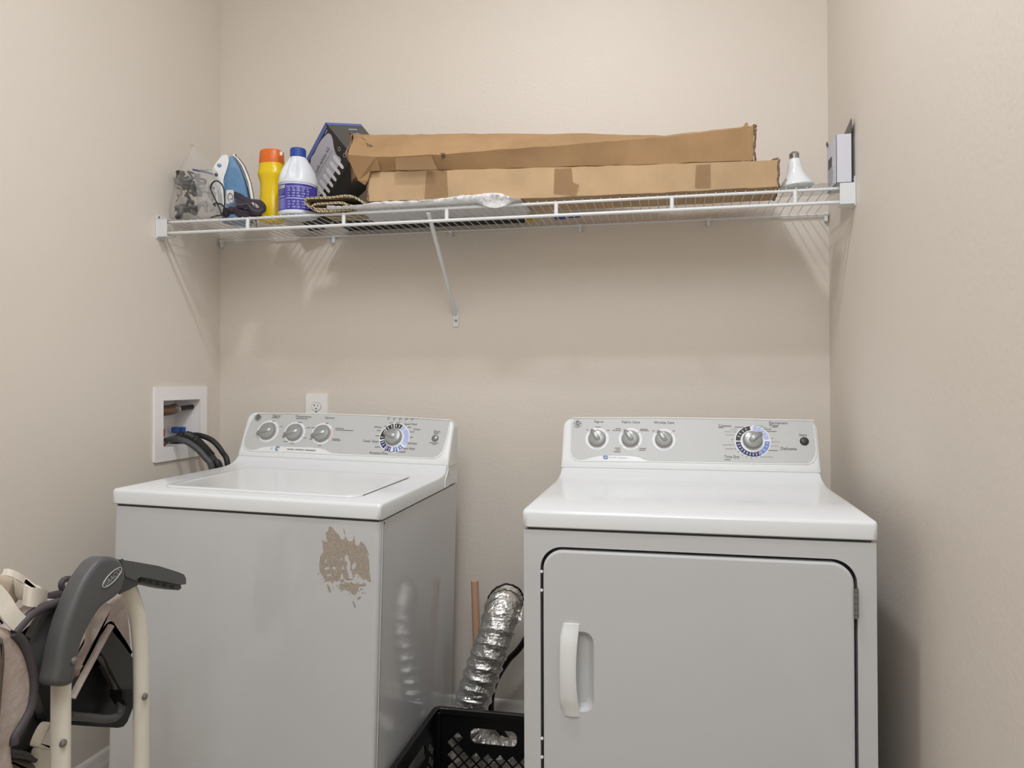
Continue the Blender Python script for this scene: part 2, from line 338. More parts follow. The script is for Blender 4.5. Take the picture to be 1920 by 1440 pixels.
def top_panel(root, lid=False):
    """lip, flat deck and the upstand that rises to the console"""
    prof = [(.003, -.0365), (0, -.034), (0, -.008), (.002, -.003), (.007, 0), (.20, .0005), (.40, .0), (.45, .001), (.475, .004), (.495, .010), (.508, .019), (.514, .0255), (.52, .0255), (.53, .01), (.53, -.0365)]
    xs = [(0, .008, -.004), (.0015, .0025, -.0015), (.005, 0, -.0003), (.012, 0, 0), (W-.012, 0, 0), (W-.005, 0, -.0003), (W-.0015, .0025, -.0015), (W, .008, -.004)]
    rings = []
    for x, inn, dz in xs:
        ring = []
        for y, z in prof:
            k = max(0, min(1, (z+.02)/.02)); yy = y + (inn if y < .1 else 0)
            up = max(0, z); xx = x
            if z > .004: xx = x + (.003*min(1, (z-.004)/.015)) * (1 if x < W/2 else -1)
            ring.append((xx, yy, z + dz*k))
        rings.append(ring)
    b = MB(); b.loft(rings, 'enamel'); return b.build('top_panel', root, smooth=50)
def console(root, trap):
    """trap = (x inset at base, x inset at top, corner radius)"""
    i0, i1, r = trap; H = FL
    def outline(g):
        p = [(i0+g, 0+g*.3), (W-i0-g, 0+g*.3)]
        n = 10; x1 = W-i1; 
        def corner(cx, sgn):
            o = []
            for k in range(n+1):
                a = math.radians(90*k/n)
                o.append((cx + sgn*(r-g)*math.cos(a) - sgn*(r), H-r+(r-g)*math.sin(a)))
            return o
        c1 = corner(W-i1, 1); c2 = corner(i1, -1)[::-1]
        # curved side: base to corner
        side1 = [(W-i0-g-(i0*0)+( (-(i1-i0))*(k/5)**1.6), (H-r)*k/5+g*.3*(1-k/5)) for k in range(1, 5)]
        side2 = [(i0+g+((i1-i0)*(k/5)**1.6), (H-r)*k/5+g*.3*(1-k/5)) for k in range(4, 0, -1)]
        return p+side1+c1+c2+side2
    rings = []
    crown = lambda x: .005*math.sin(math.pi*max(0, min(1, x/W)))
    for g, z in ((.010, .0), (.004, -.0012), (.001, -.004), (0, -.009)):
        o = outline(g); rings.append([(x, t+(crown(x) if t > H*.6 else 0), z) for x, t in o])
    back = []
    o = outline(0)
    # back ring in appliance coordinates, upright at the rear
    R = [[tuple(FM @ Vector(p)) for p in ring] for ring in rings]
    for fy, sh in ((.6, .0), (.93, -.006), (1, -.016)):
        ring = []
        for (x, t), p in zip(o, R[-1]):
            q = Vector(p); hh = t/H; yb = .612+.012*(1-hh)
            cx = W/2
            ring.append((cx+(q.x-cx)*(1 if fy < .9 else 1-(.003 if fy < 1 else .008)), q.y+(yb-q.y)*fy, q.z+(sh*hh)))
        R.append(ring)
    b = MB(); b.loft(R, 'plastic_white', True, True, True)
    # skirt down the rear of the cabinet
    b.box((.003, .532, -.0365), (W-.003, DEP, .03), 'plastic_white')
    return b.build('console', root, smooth=35)
def knob(con, A, u, v, rad, ang, kind='small'):
    x, t = A.face(u, v); b = MB(); T = FM @ Matrix.Translation((x, t, 0)) @ Matrix.Rotation(math.radians(ang), 4, 'Z')
    h = .015 if kind == 'small' else .017
    b.lathe([(rad*1.02, .0005), (rad*1.02, .004), (rad*.97, .005), (rad*.95, h*.55), (rad*.86, h*.8), (rad*.6, h*.93), (.0001, h)], 'knob', 36, T, True, False)
    # the raised grip with its pointer
    secs = []
    for s, wd, hh in ((-.82, .20, .35), (-.6, .36, .85), (-.2, .42, 1.25), (.3, .40, 1.3), (.75, .34, 1.15), (1.05, .26, .9), (1.25, .16, .55), (1.32, .06, .2)):
        X = s*rad; w_ = wd*rad; z = h*hh
        secs.append([(X, -w_, .001), (X, -w_*.95, z*.55), (X, -w_*.55, z*.93), (X, 0, z), (X, w_*.55, z*.93), (X, w_*.95, z*.55), (X, w_, .001)])
    b.loft(secs, 'knob', True, True, True, T)
    return sub_(b.build('control_knob', smooth=35), con)
def pxbox(A, u, v, wpx, hpx):
    a = A.face(u-wpx/2, v); c = A.face(u+wpx/2, v); d = A.face(u, v-hpx/2); e = A.face(u, v+hpx/2)
    return ((a[0]+c[0])/2, (d[1]+e[1])/2, abs(c[0]-a[0]), abs(d[1]-e[1]))
def panel_badge(con, A, u, v):
    x, t = A.face(u, v); b = MB(); T = FM @ Matrix.Translation((x, t, 0)); r = .0125
    b.lathe([(r, .0003), (r, .0022), (r*.9, .0026)], 'emblem', 30, T, True, True)
    b.lathe([(r*.86, .0024), (r*.84, .0030)], 'print_black', 30, T, True, True)
    for k in range(4):
        a = 45+90*k; b.poly([arcseg(0, 0, r*.62, r*.76, a-32, a+30, 8)], 0, 'emblem', T, .0034)
        b.poly([circ(r*.62*math.cos(math.radians(a+34)), r*.62*math.sin(math.radians(a+34)), r*.12, n=10)], 0, 'emblem', T, .0034)
    b.text('GE', (0, 0, r*.95, r*.62), 'emblem', T, z=.0036, shear=.25)
    return sub_(b.build('badge', smooth=0), con)
def dial(b, A, u, v, rpx, segs, rin=.70):
    """printed ring of coloured segments"""
    cx, ct = A.face(u, v); ra = A.face(u+rpx, v)[0]-cx
    b.poly([circ(cx, ct, ra*1.06), circ(cx, ct, ra*.40)], 0, 'white', FM, .0009)
    for a0, a1, m in segs:
        b.poly([arcseg(cx, ct, ra*rin, ra, a0, a1, 8)], 0, m, FM, .0012)
    return cx, ct, ra
def ringmark(b, A, u, v, rpx):
    cx, ct = A.face(u, v); ra = A.face(u+rpx, v)[0]-cx
    b.poly([circ(cx, ct, ra), circ(cx, ct, ra*.55)], 0, 'white', FM, .0009)
def tick(b, A, u, v, du, dv, m='ink', wd=.0009):
    p = A.face(u, v); q = A.face(u+du, v+dv); d = Vector((q[0]-p[0], q[1]-p[1])); n = Vector((-d.y, d.x)).normalized()*wd/2
    b.poly([[(p[0]+n.x, p[1]+n.y), (q[0]+n.x, q[1]+n.y), (q[0]-n.x, q[1]-n.y), (p[0]-n.x, p[1]-n.y)]], 0, m, FM, .0014)
def overlay(con, A, pts, sc_, ox, oy):
    o = [A.face(ox+x/sc_, oy+y/sc_) for x, y in pts]
    b = MB(); b.poly([o], .0006, 'panel_grey', FM, .0007); ov = sub_(b.build('control_panel', smooth=0), con)
    return ov, o
def rim(con, o):
    b = MB(); P = [tuple(FM @ Vector((x, t, .0006))) for x, t in o]; b.tube(P, .0016, 'plastic_white', 8, 1, loop=True); return sub_(b.build('panel_rim'), con)

# ---- washing machine
AW = Appl((.2587, -.7897, .9226), .0186, .0268)
wash = empty('washing_machine'); wash.matrix_world = AW.T
tag(wash, 'white top-loading washing machine with a scraped sticker patch on its front', 'washing machine')
def cabinet(root, H, front_hole=None):
    b = MB(); out = rrect(.003, .004, W-.003, DEP-.002, (.013, .013, .003, .003), 6)
    if front_hole is None:
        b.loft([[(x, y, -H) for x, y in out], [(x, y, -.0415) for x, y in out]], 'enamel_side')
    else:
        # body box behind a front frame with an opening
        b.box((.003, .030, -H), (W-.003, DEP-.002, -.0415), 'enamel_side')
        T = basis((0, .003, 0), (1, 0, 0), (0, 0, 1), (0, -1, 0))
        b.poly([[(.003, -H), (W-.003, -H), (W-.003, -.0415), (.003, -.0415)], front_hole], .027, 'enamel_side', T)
    return b.build('cabinet', root, smooth=30, bevel=0)
cw = cabinet(wash, .885)
b = MB(); b.box((.010, .010, -.0420), (W-.010, DEP-.01, -.0360), 'gasket'); b.build('seam_gap', wash, smooth=0)
b = MB(); b.tube([(W-.0032, .028, -.045), (W-.0032, .028, -.88)], .0006, 'gasket', 6, 1); b.tube([(W-.003, .022, -.045), (W-.003, .022, -.88)], .0009, 'white', 6, 1)
b.lathe([(.003, 0), (.003, .001)], 'dark', 12, Matrix.Translation((W-.0035, .030, -.048)) @ Matrix.Rotation(math.pi/2, 4, 'Y')); b.build('side_seam', wash)
for fx in (.05, W-.05):
    for fy in (.06, DEP-.06):
        p = AW.T @ Vector((fx, fy, -.885)); b = MB(); b.lathe([(.02, 0), (.02, .01), (.008, .012), (.008, max(.02, p.z+.005))], 'dark', 16, AW.inv @ Matrix.Translation((p.x, p.y, 0)))
        b.build('levelling_foot', wash)
top_panel(wash)
# lid: a shallow raised slab
lid_o = rrect(.090, .052, .604, .432, (.035, .035, .02, .02), 7)
b = MB(); b.loft([[(x, y, .0005) for x, y in lid_o], [(x, y, .0028) for x, y in lid_o], [(.347+(x-.347)*.994, .242+(y-.242)*.992, .0042) for x, y in lid_o], [(.347+(x-.347)*.955, .242+(y-.242)*.93, .0046) for x, y in lid_o],
    [(.347+(x-.347)*.935, .242+(y-.242)*.90, .0040) for x, y in lid_o]], 'enamel'); b.build('lid', wash, smooth=60)
b = MB(); b.tube([(.6045, .09, .0012), (.6047, .2, .0012), (.6045, .40, .0012)], .0009, 'gasket', 6, 2); b.build('lid_gap', wash)
con = console(wash, (.001, .001, .026))
def cr(pts): return pts
ovp = [(238, 232), (700, 234), (1200, 254), (1688, 285), (1672, 370), (1650, 450), (1632, 508), (1605, 545), (1560, 563), (1200, 548), (880, 534), (800, 530), (770, 523), (735, 503), (700, 492), (640, 486), (460, 480), (330, 476), (270, 480), (230, 490), (190, 503), (160, 504), (130, 494), (114, 474), (112, 440), (128, 385), (160, 300), (195, 250)]
overlay(con, AW, ovp, 4.085, 430, 720)
rim(con, [AW.face(430+x/4.085, 720+y/4.085) for x, y in [(225, 226), (700, 226), (1200, 246), (1696, 279), (1680, 370), (1657, 455), (1640, 512), (1612, 555), (1560, 571), (1200, 556), (800, 540), (450, 520), (160, 513), (125, 501), (107, 478), (104, 440), (120, 385), (152, 300), (188, 244)]])
# end-cap joint on the visible side
b = MB(); b.tube([(W-.0005, .515, .0255), (W+.0002, .512, .012), (W+.0003, .500, -.002), (W+.0003, .488, -.014), (W+.0003, .484, -.034)], .0016, 'white', 8, 6); sub_(b.build('end_cap_joint'), con)
pr_ = MB()
def T_(A, txt, u, v, wpx, hpx, m='ink', sh=0): pr_.text(txt, pxbox(A, u, v, wpx, hpx), m, FM, z=.0013, shear=sh)
for u, v in ((502.7, 808.5), (552.5, 811), (603.9, 813)): ringmark(pr_, AW, u, v, 20)
cx, ct, ra = dial(pr_, AW, 739.5, 820.9, 27, [(197, 232, 'navy'), (237, 262, 'navy'), (64, 98, 'print_black'), (103, 140, 'print_black'), (144, 190, 'print_black'), (45, 62, 'pale'), (-32, 42, 'pale'), (-60, -42, 'blue'), (-86, -66, 'blue')], .68)
for a in (205, 218, 243, 255, 75, 90, 112, 130, 150, 180, -50, -75, -25):
    pr_.poly([arcseg(cx, ct, ra*.74, ra*.94, a-1.6, a+1.6, 2)], 0, 'white', FM, .0014)
T_(AW, 'Signal', 519.1, 780.3, 14.5, 5.2); T_(AW, 'Temperature', 568.8, 781.8, 30, 5.6); T_(AW, 'Options', 618.6, 784.2, 18.5, 5.2)
T_(AW, 'Whites', 708.6, 801, 13.5, 4); T_(AW, 'Speed Wash', 770.3, 796, 24, 5); T_(AW, 'Colors', 782, 805, 12.5, 4.4)
T_(AW, 'Towels / Sheets', 695.6, 827.3, 30, 4.6); T_(AW, 'Jeans', 708.5, 838.4, 11, 4); T_(AW, 'Permanent Press', 710.2, 849.6, 34, 4.8)
T_(AW, 'Delicates', 773, 831.2, 18, 4.4); T_(AW, 'Hand Wash', 766.6, 841.2, 23, 4.6); T_(AW, 'Prewash', 752.2, 846.8, 17, 4.6); T_(AW, 'Start', 819.8, 809.2, 12, 4.6)
for u, v, w_ in ((517, 783.5, 14), (566, 785.2, 22), (513, 790, 4), (528, 800, 4), (485.5, 821, 2), (562.8, 792.3, 9), (579, 802, 6), (573, 821.6, 5), (535.8, 828, 8), (548, 831.6, 8), (531, 819.5, 5), (613.5, 794.2, 5), (588, 802, 6), (583, 823.5, 5), (600, 835.5, 6), (637, 803.5, 16), (646, 807, 34), (630, 823.5, 14), (631, 826, 16),
    (734, 793.5, 7), (747, 793, 7), (723, 799.5, 5), (710.5, 807.5, 8), (708, 817.5, 8), (768, 801.5, 7), (773, 810, 8), (771.5, 820, 6), (722, 845, 5), (733.5, 847.5, 8), (817.8, 813, 9), (814, 830.5, 18), (814.5, 833.3, 8), (729, 784.4, 4), (740, 785, 5), (751, 785.3, 6), (762.5, 785.8, 6), (773.5, 786, 5), (545, 842.5, 13), (562, 843.3, 16), (582, 844.3, 20)):
    bx = pxbox(AW, u, v, w_, 1.5); pr_.poly([[(bx[0]-bx[2]/2, bx[1]-bx[3]/2), (bx[0]+bx[2]/2, bx[1]-bx[3]/2), (bx[0]+bx[2]/2, bx[1]+bx[3]/2), (bx[0]-bx[2]/2, bx[1]+bx[3]/2)]], 0, 'ink_soft', FM, .0013)
for u, v, du, dv in ((511, 795, -.5, -2.5), (521, 801.5, 2.5, -.4), (560.5, 797.5, .6, -2.5), (571.5, 804, 2.5, -.3), (567, 819, 2, 1.5), (542, 823, -1.5, 2), (549.5, 825.5, 0, 3), (537, 818, -2, 1), (611.5, 799.5, .3, -2.5), (594, 805.5, -1, -1.5), (600.5, 828, 0, 3), (587, 821, -2, 1)): tick(pr_, AW, u, v, du, dv)
p0 = AW.face(603.9, 813); ra_ = AW.face(624, 813)[0]-p0[0]; pr_.poly([arcseg(p0[0], p0[1], ra_*.8, ra_*.93, -40, 30)], 0, 'pink', FM, .0013)
for u in (727.1, 738.4, 749.5, 760.6, 772): 
    x, t = AW.face(u, 787.2+(u-727)*.03); pr_.poly([circ(x, t, .0014, n=12)], 0, 'ink', FM, .0014)
for u, v, r_, m in ((510, 841, 2.2, 'pale'), (520.5, 841, 4.2, 'blue')):
    x, t = AW.face(u, v); q = AW.face(u+r_, v)[0]-x; pr_.poly([arcseg(x, t, q*.45, q, 20, 300)], 0, m, FM, .0014)
sub_(pr_.build('panel_print', smooth=0), con)
for u, v in ((502.7, 808.5), (552.5, 811), (603.9, 813)): knob(con, AW, u, v, AW.face(u+15.5, v)[0]-AW.face(u, v)[0], 198)
knob(con, AW, 738.2, 819.6, AW.face(754, 819)[0]-AW.face(738.2, 819)[0], 162, 'big')
panel_badge(con, AW, 484.7, 783)
x, t = AW.face(816, 822); b = MB(); b.lathe([(.0105, .0003), (.0105, .002), (.0088, .0045), (.005, .0058), (.0001, .0062)], 'steel', 28, FM @ Matrix.Translation((x, t, 0)), True, False); sub_(b.build('start_button'), con)
# scraped adhesive patch on the front (traced outline, 5.144 px per px from 560,960)
FR = basis((0, .004, 0), (1, 0, 0), (0, 0, 1), (0, -1, 0))
def fr(A, x, y, s, ox, oy):
    q = A.px(ox+x/s, oy+y/s, 'y', .004); return (q.x, q.z)
pat = [(295, 135), (330, 150), (350, 185), (385, 215), (412, 262), (440, 265), (452, 228), (470, 270), (500, 285), (522, 280), (535, 225), (545, 300), (555, 325), (578, 322), (600, 282), (625, 300), (650, 335), (668, 380), (680, 412), (655, 415), (672, 432), (680, 480), (682, 560), (690, 610), (698, 675), (665, 665), (650, 640), (628, 655), (600, 625), (560, 585), (545, 590), (540, 620), (522, 650), (505, 640), (470, 655), (450, 650), (430, 625), (425, 590), (408, 600), (400, 650), (370, 670), (345, 655), (330, 690), (300, 660), (260, 668), (232, 610), (205, 575), (200, 500), (208, 430), (240, 385), (235, 330), (228, 268), (262, 285), (278, 290), (268, 240), (262, 195), (282, 190)]
hol = [[(445, 415), (470, 408), (485, 450), (500, 485), (498, 550), (520, 600), (522, 650), (490, 655), (480, 600), (462, 540), (468, 480), (448, 470)], [(520, 500), (555, 478), (552, 530), (525, 555), (512, 540)], [(412, 540), (430, 520), (445, 540), (430, 558)], [(400, 450), (418, 440), (425, 460), (408, 466)],
       [(245, 540), (290, 520), (300, 545), (262, 560)], [(330, 520), (365, 535), (350, 560), (325, 548)], [(250, 460), (268, 452), (272, 480), (255, 490)], [(265, 600), (310, 590), (320, 612), (280, 625)]]
frag = [[(275, 705), (298, 715), (315, 770), (298, 775), (285, 750)], [(395, 690), (425, 690), (470, 680), (520, 690), (560, 690), (585, 715), (570, 760), (545, 800), (520, 790), (500, 765), (460, 750), (430, 745), (415, 770), (405, 730), (388, 750)], [(590, 700), (640, 680), (655, 708), (600, 718)], [(563, 835), (590, 810), (605, 820), (575, 845)], [(520, 860), (530, 855), (555, 915), (540, 918)], [(430, 150), (440, 165), (450, 210), (440, 215)], [(600, 730), (620, 745), (605, 755)], [(640, 775), (652, 780), (645, 788)], [(400, 655), (430, 640), (440, 665), (410, 680)]]
b = MB()
b.poly([[fr(AW, x, y, 5.144, 560, 960) for x, y in o] for o in [pat]+hol], .0004, 'residue', FR, .0006)
for o in frag: b.poly([[fr(AW, x, y, 5.144, 560, 960) for x, y in o]], .0004, 'residue', FR, .0006)
rr = random.Random(3)
for k in range(60):
    x = rr.gauss(300 if k % 2 else 520, 60 if k % 2 else 70); y = rr.gauss(640, 35) if k % 2 else rr.gauss(720, 45); s = rr.uniform(3, 9)
    b.poly([[fr(AW, x+s*math.cos(a)*rr.uniform(.6, 1.3), y+s*math.sin(a)*rr.uniform(.6, 1.3), 5.144, 560, 960) for a in (0, 1.3, 2.5, 3.9, 5.1)]], 0, 'residue', FR, .0007)
b.build('scraped_patch', wash, smooth=0)

# ---- dryer
AD = Appl((1.278, -.8289, .9129), 0, 0)
dry = empty('clothes_dryer'); dry.matrix_world = AD.T
tag(dry, 'white front-loading clothes dryer with a hinged door and bowed pull', 'clothes dryer')
dx0, dx1, dz0, dz1 = .0375, .6490, -.700, -.0745
cabinet(dry, .895, rrect(dx0, dz0, dx1, dz1, .046, 10))
b = MB(); b.box((.010, .012, -.0420), (W-.010, DEP-.01, -.0360), 'gasket'); b.build('seam_gap', dry, smooth=0)
b = MB(); b.box((dx0-.002, .0275, dz0-.002), (dx1+.002, .0296, dz1+.002), 'gasket'); b.build('door_recess', dry, smooth=0)
for fx in (.05, W-.05):
    for fy in (.06, DEP-.06):
        b = MB(); b.lathe([(.02, -.9129), (.02, -.903), (.008, -.901), (.008, -.894)], 'dark', 16, Matrix.Translation((fx, fy, 0))); b.build('levelling_foot', dry)
top_panel(dry)
door = empty('door'); door.parent = dry; 
g = .0065
do = rrect(dx0+g, dz0+g, dx1-g, dz1-g, .040, 10)
hx0, hx1, hz0, hz1 = .100, .1485, -.405, -.243
hole = rrect(hx0, hz0, hx1, hz1, (.004, .022, .022, .004), 7)
def ins(o, d, c=None):
    cx = (min(p[0] for p in o)+max(p[0] for p in o))/2; cy = (min(p[1] for p in o)+max(p[1] for p in o))/2; wx = (max(p[0] for p in o)-min(p[0] for p in o))/2; wy = (max(p[1] for p in o)-min(p[1] for p in o))/2
    return [(cx+(x-cx)*(wx-d)/wx, cy+(y-cy)*(wy-d)/wy) for x, y in o]
DT = basis((0, -.002, 0), (1, 0, 0), (0, 0, 1), (0, -1, 0))
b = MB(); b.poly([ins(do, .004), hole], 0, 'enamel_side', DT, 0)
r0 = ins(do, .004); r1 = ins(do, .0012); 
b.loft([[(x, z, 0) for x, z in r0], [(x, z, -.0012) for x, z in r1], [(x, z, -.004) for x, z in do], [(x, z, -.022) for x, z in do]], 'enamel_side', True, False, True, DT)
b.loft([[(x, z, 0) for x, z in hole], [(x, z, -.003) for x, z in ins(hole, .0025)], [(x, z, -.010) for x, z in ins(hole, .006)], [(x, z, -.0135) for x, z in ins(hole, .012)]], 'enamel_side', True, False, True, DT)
dp = b.build('door_panel', door, smooth=25, weld=False)
b = MB(); secs = []
N = 14
for k in range(N+1):
    z = -.2275 - (.4145-.2275)*k/N; e = min(1, min(k, N-k)/2.0); f = math.sin(math.pi*k/N)
    xl = .0795 + (.006*(1-e)); xr_ = .1195 - .0065*f; y = -.0045-.0125*f**.7*e
    secs.append([(xl, -.001, z), (xl+.001, y+.002, z), (xl+.006, y-.001, z), ((xl+xr_)/2, y-.0025, z), (xr_-.004, y-.001, z), (xr_, y+.002, z), (xr_, -.001 if k in (0, N) else y+.007, z)])
b.loft(secs, 'plastic_white'); b.build('handle', door, smooth=50)
for z in (-.1264, -.1648, -.4685, -.5066):
    b = MB(); b.lathe([(.0032, 0), (.003, .002), (.0001, .0028)], 'white', 12, Matrix.Translation((.0405, .002, z)) @ Matrix.Rotation(math.pi/2, 4, 'X')); b.build('catch_bump', dry)
for zz in (-.155, -.62):
    b = MB(); b.box((.6415, -.004, zz-.028), (.6435, .010, zz+.028), 'steel'); b.tube([(.6445, -.0045, zz-.028), (.6445, -.0045, zz+.028)], .0032, 'steel', 10, 1); b.box((.645, -.002, zz-.028), (.650, .0028, zz+.028), 'steel')
    for k in range(-2, 3): b.lathe([(.0036, 0), (.0036, .0008)], 'dark', 10, Matrix.Translation((.6445, -.0045, zz+k*.011)))
    b.build('hinge', door)
con = console(dry, (.001, .001, .026))
ovd = [(165, 160), (700, 158), (1200, 166), (1722, 176), (1733, 260), (1743, 360), (1738, 400), (1720, 432), (1690, 449), (1200, 442), (900, 437), (690, 434), (650, 432), (620, 424), (580, 407), (530, 400), (420, 398), (330, 400), (280, 408), (240, 422), (205, 427), (175, 421), (150, 400), (140, 370), (142, 300), (148, 185)]
overlay(con, AD, ovd, 3.491, 1030, 740)
rim(con, [AD.face(1030+x/3.491, 740+y/3.491) for x, y in [(152, 153), (700, 151), (1200, 159), (1729, 170), (1740, 260), (1750, 360), (1745, 405), (1728, 440), (1692, 456), (1200, 449), (900, 444), (600, 438), (205, 434), (170, 428), (144, 405), (133, 370), (136, 300), (142, 180)]])
pr_ = MB()
for u, v in ((1119.6, 822.5), (1182, 823), (1244.6, 824.4)): ringmark(pr_, AD, u, v, 22)
cx, ct, ra = dial(pr_, AD, 1411, 827.5, 32, [(97, 178, 'print_black'), (183, 300, 'navy'), (-57, 0, 'blue'), (8, 86, 'pale')], .72)
for a in [115, 130, 146, 160]+[195+12.5*k for k in range(9)]+[-40, -22, -8, 25, 40, 55, 70]: pr_.poly([arcseg(cx, ct, ra*.78, ra*.93, a-1.3, a+1.3, 2)], 0, 'white', FM, .0014)
T_(AD, 'Signal', 1122.7, 791.2, 17.5, 5); T_(AD, 'Fabric Care', 1183, 791.6, 33, 4.8); T_(AD, 'Wrinkle Care', 1245, 792.6, 37.5, 4.8); T_(AD, 'Cottons', 1358.7, 798.4, 24, 5)
T_(AD, 'Permanent', 1459.4, 793.2, 34.5, 4.8); T_(AD, 'Press', 1451.2, 797.6, 16.5, 4.4); T_(AD, 'Start', 1505.6, 815.8, 14.5, 4.6); T_(AD, 'Delicates', 1478.8, 841.4, 30, 5.6); T_(AD, 'Time Dry', 1372.2, 857.4, 28.5, 6.6)
for txt, u, v, w_ in (('Less Dry', 1376, 805.3, 13), ('Optimum Dry', 1370, 809.8, 22), ('More Dry', 1368, 816, 14), ('More Dry', 1423, 798.6, 15), ('Less Dry', 1431, 801.6, 13), ('More Dry', 1454.5, 829.2, 15), ('Less Dry', 1452.5, 836.6, 14), ('Quick Fluff 10', 1366, 834.5, 22), ('Dewrinkle 20', 1370, 841.5, 19), ('30', 1385, 847.6, 4), ('40', 1392, 853.2, 4), ('50', 1400, 856.5, 4), ('60', 1409, 858.2, 4), ('70', 1418, 858, 4), ('80 Heavy Duty', 1436.5, 857, 25), ('Off', 1407.5, 798.3, 4), ('Off', 1448, 822, 4), ('Off', 1373, 824.5, 4)):
    T_(AD, txt, u, v, w_, 2.5, 'ink_soft')
for u, v, w_ in ((1121.5, 801, 10), (1101.5, 806.5, 4), (1140.5, 807, 6), (1159, 804, 10), (1156, 807.3, 16), (1207, 805, 14), (1208, 807.6, 17), (1158, 840.3, 11), (1159, 843.8, 9), (1157, 847.2, 13), (1205, 841, 13), (1204, 844.4, 12), (1225, 808, 4), (1263.5, 808, 4), (1351.5, 802, 9), (1452, 801, 10), (1386, 801.2, 18), (1439, 805, 14), (1447, 809, 18), (1450, 845, 18), (1364, 862, 11)):
    bx = pxbox(AD, u, v, w_, 1.4); pr_.poly([[(bx[0]-bx[2]/2, bx[1]-bx[3]/2), (bx[0]+bx[2]/2, bx[1]-bx[3]/2), (bx[0]+bx[2]/2, bx[1]+bx[3]/2), (bx[0]-bx[2]/2, bx[1]+bx[3]/2)]], 0, 'ink_soft', FM, .0013)
for u, v, du, dv in ((1120.8, 806.5, 0, -2.5), (1134.5, 811.5, 2, -2), (1106.5, 811, -1.5, -1.5), (1196, 812, 2, -2), (1167, 835, -2, 2), (1195, 834.5, 2, 2.5), (1258.5, 812.5, 2, -2), (1168, 811.5, -1.5, -1.5), (1230, 812, -1.5, -1.5)): tick(pr_, AD, u, v, du, dv)
x, t = AD.face(1135.5, 857.6); q = AD.face(1140.5, 857)[0]-x; pr_.poly([arcseg(x, t, q*.45, q, 20, 200, sy=.7)], 0, 'blue', FM, .0014); pr_.poly([arcseg(x, t, q*.35, q, 215, 350, sy=.7)], 0, 'blue', FM, .0014)
T_(AD, 'SensorDry', 1149, 858, 15, 2.6, 'blue'); T_(AD, 'Moisture', 1168, 858.6, 17, 2, 'ink_soft')
sub_(pr_.build('panel_print', smooth=0), con)
for u, v in ((1119.6, 822.5), (1182, 823), (1244.6, 824.4)): knob(con, AD, u, v, AD.face(u+16.3, v)[0]-AD.face(u, v)[0], 124)
knob(con, AD, 1411, 826, AD.face(1429.5, 826)[0]-AD.face(1411, 826)[0], 42, 'big')
panel_badge(con, AD, 1083.5, 794.4)
x, t = AD.face(1508, 827.7); b = MB(); b.lathe([(.0115, .0003), (.0115, .002), (.0098, .0045), (.006, .0058), (.0001, .0062)], 'dark', 28, FM @ Matrix.Translation((x, t, 0)), True, False); sub_(b.build('start_button'), con)

# ------------------------------------------------------------------ laundry box in the left wall
SH = 1.6843; LIP = -.308
r = Root('laundry_outlet_box', (0, (BOX[0]+BOX[1])/2, BOX[2]), 'white recessed laundry valve box in the left wall beside the washing machine', 'outlet box')
b = MB(); b.poly([rrect(-.3345, .9265, -.081, 1.1625, .004, 3), rrect(BOX[0]+.001, BOX[2]+.001, BOX[1]-.001, BOX[3]-.001, .002, 3)], .007, 'box_white', LT, .007); r.put(b.build('frame', bevel=.0015, seg=2))
b = MB(); D = -.085; y0, y1, z0, z1 = BOX
inn = [(0, y0, z0), (0, y1, z0), (0, y1, z1), (0, y0, z1)]; bk = [(D, y0+.004, z0+.004), (D, y1-.012, z0+.004), (D, y1-.012, z1-.004), (D, y0+.004, z1-.004)]
b.loft([inn, bk], 'box_white', True, False, True); r.put(b.build('inner_box', smooth=0, solid=.0015))
b = MB(); zt = at(340, 765, 'x', -.035).z; yt = at(325, 765, 'x', -.035).y
b.tube([(-.03, y0+.002, zt-.006), (-.03, yt-.02, zt-.004), (-.032, yt+.004, zt)], .017, 'brass', 12, 4); b.lathe([(.012, 0), (.012, .012), (.008, .016), (.0001, .017)], 'steel', 16, Matrix.Translation((-.03, yt-.004, zt)) @ Matrix.Rotation(math.pi/2, 4, 'Y'), True, False)
hv = r.put(b.build('valve_body'))
b = MB(); p = at(338, 766, 'x', -.022); q = at(368, 762, 'x', -.022); b.tube([tuple(at(326, 768, 'x', -.022)), tuple(p)], .0082, 'chrome', 10, 1, flat=.5); b.tube([tuple(p), tuple((p+q)/2), tuple(q)], .0082, 'black', 12, 4, flat=.6); r.put(b.build('valve_lever'))
for u in (329, 341):
    p = at(u, 806, 'x', -.055); b = MB(); b.lathe([(.010, -.010), (.0125, -.008), (.0125, .008), (.010, .010)], 'valve_blue', 8, Matrix.Translation(p)); r.put(b.build('blue_valve'))
b = MB(); p = at(302, 812, 'x', -.03); b.lathe([(.008, -.012), (.009, .012)], 'red', 10, Matrix.Translation((p.x, p.y+.004, p.z))); r.put(b.build('red_valve'))
b = MB(); b.tube([tuple(at(303, 832, 'x', -.03)), tuple(at(313, 826, 'x', -.02))], .011, 'brass', 10, 1); r.put(b.build('hose_coupling'))

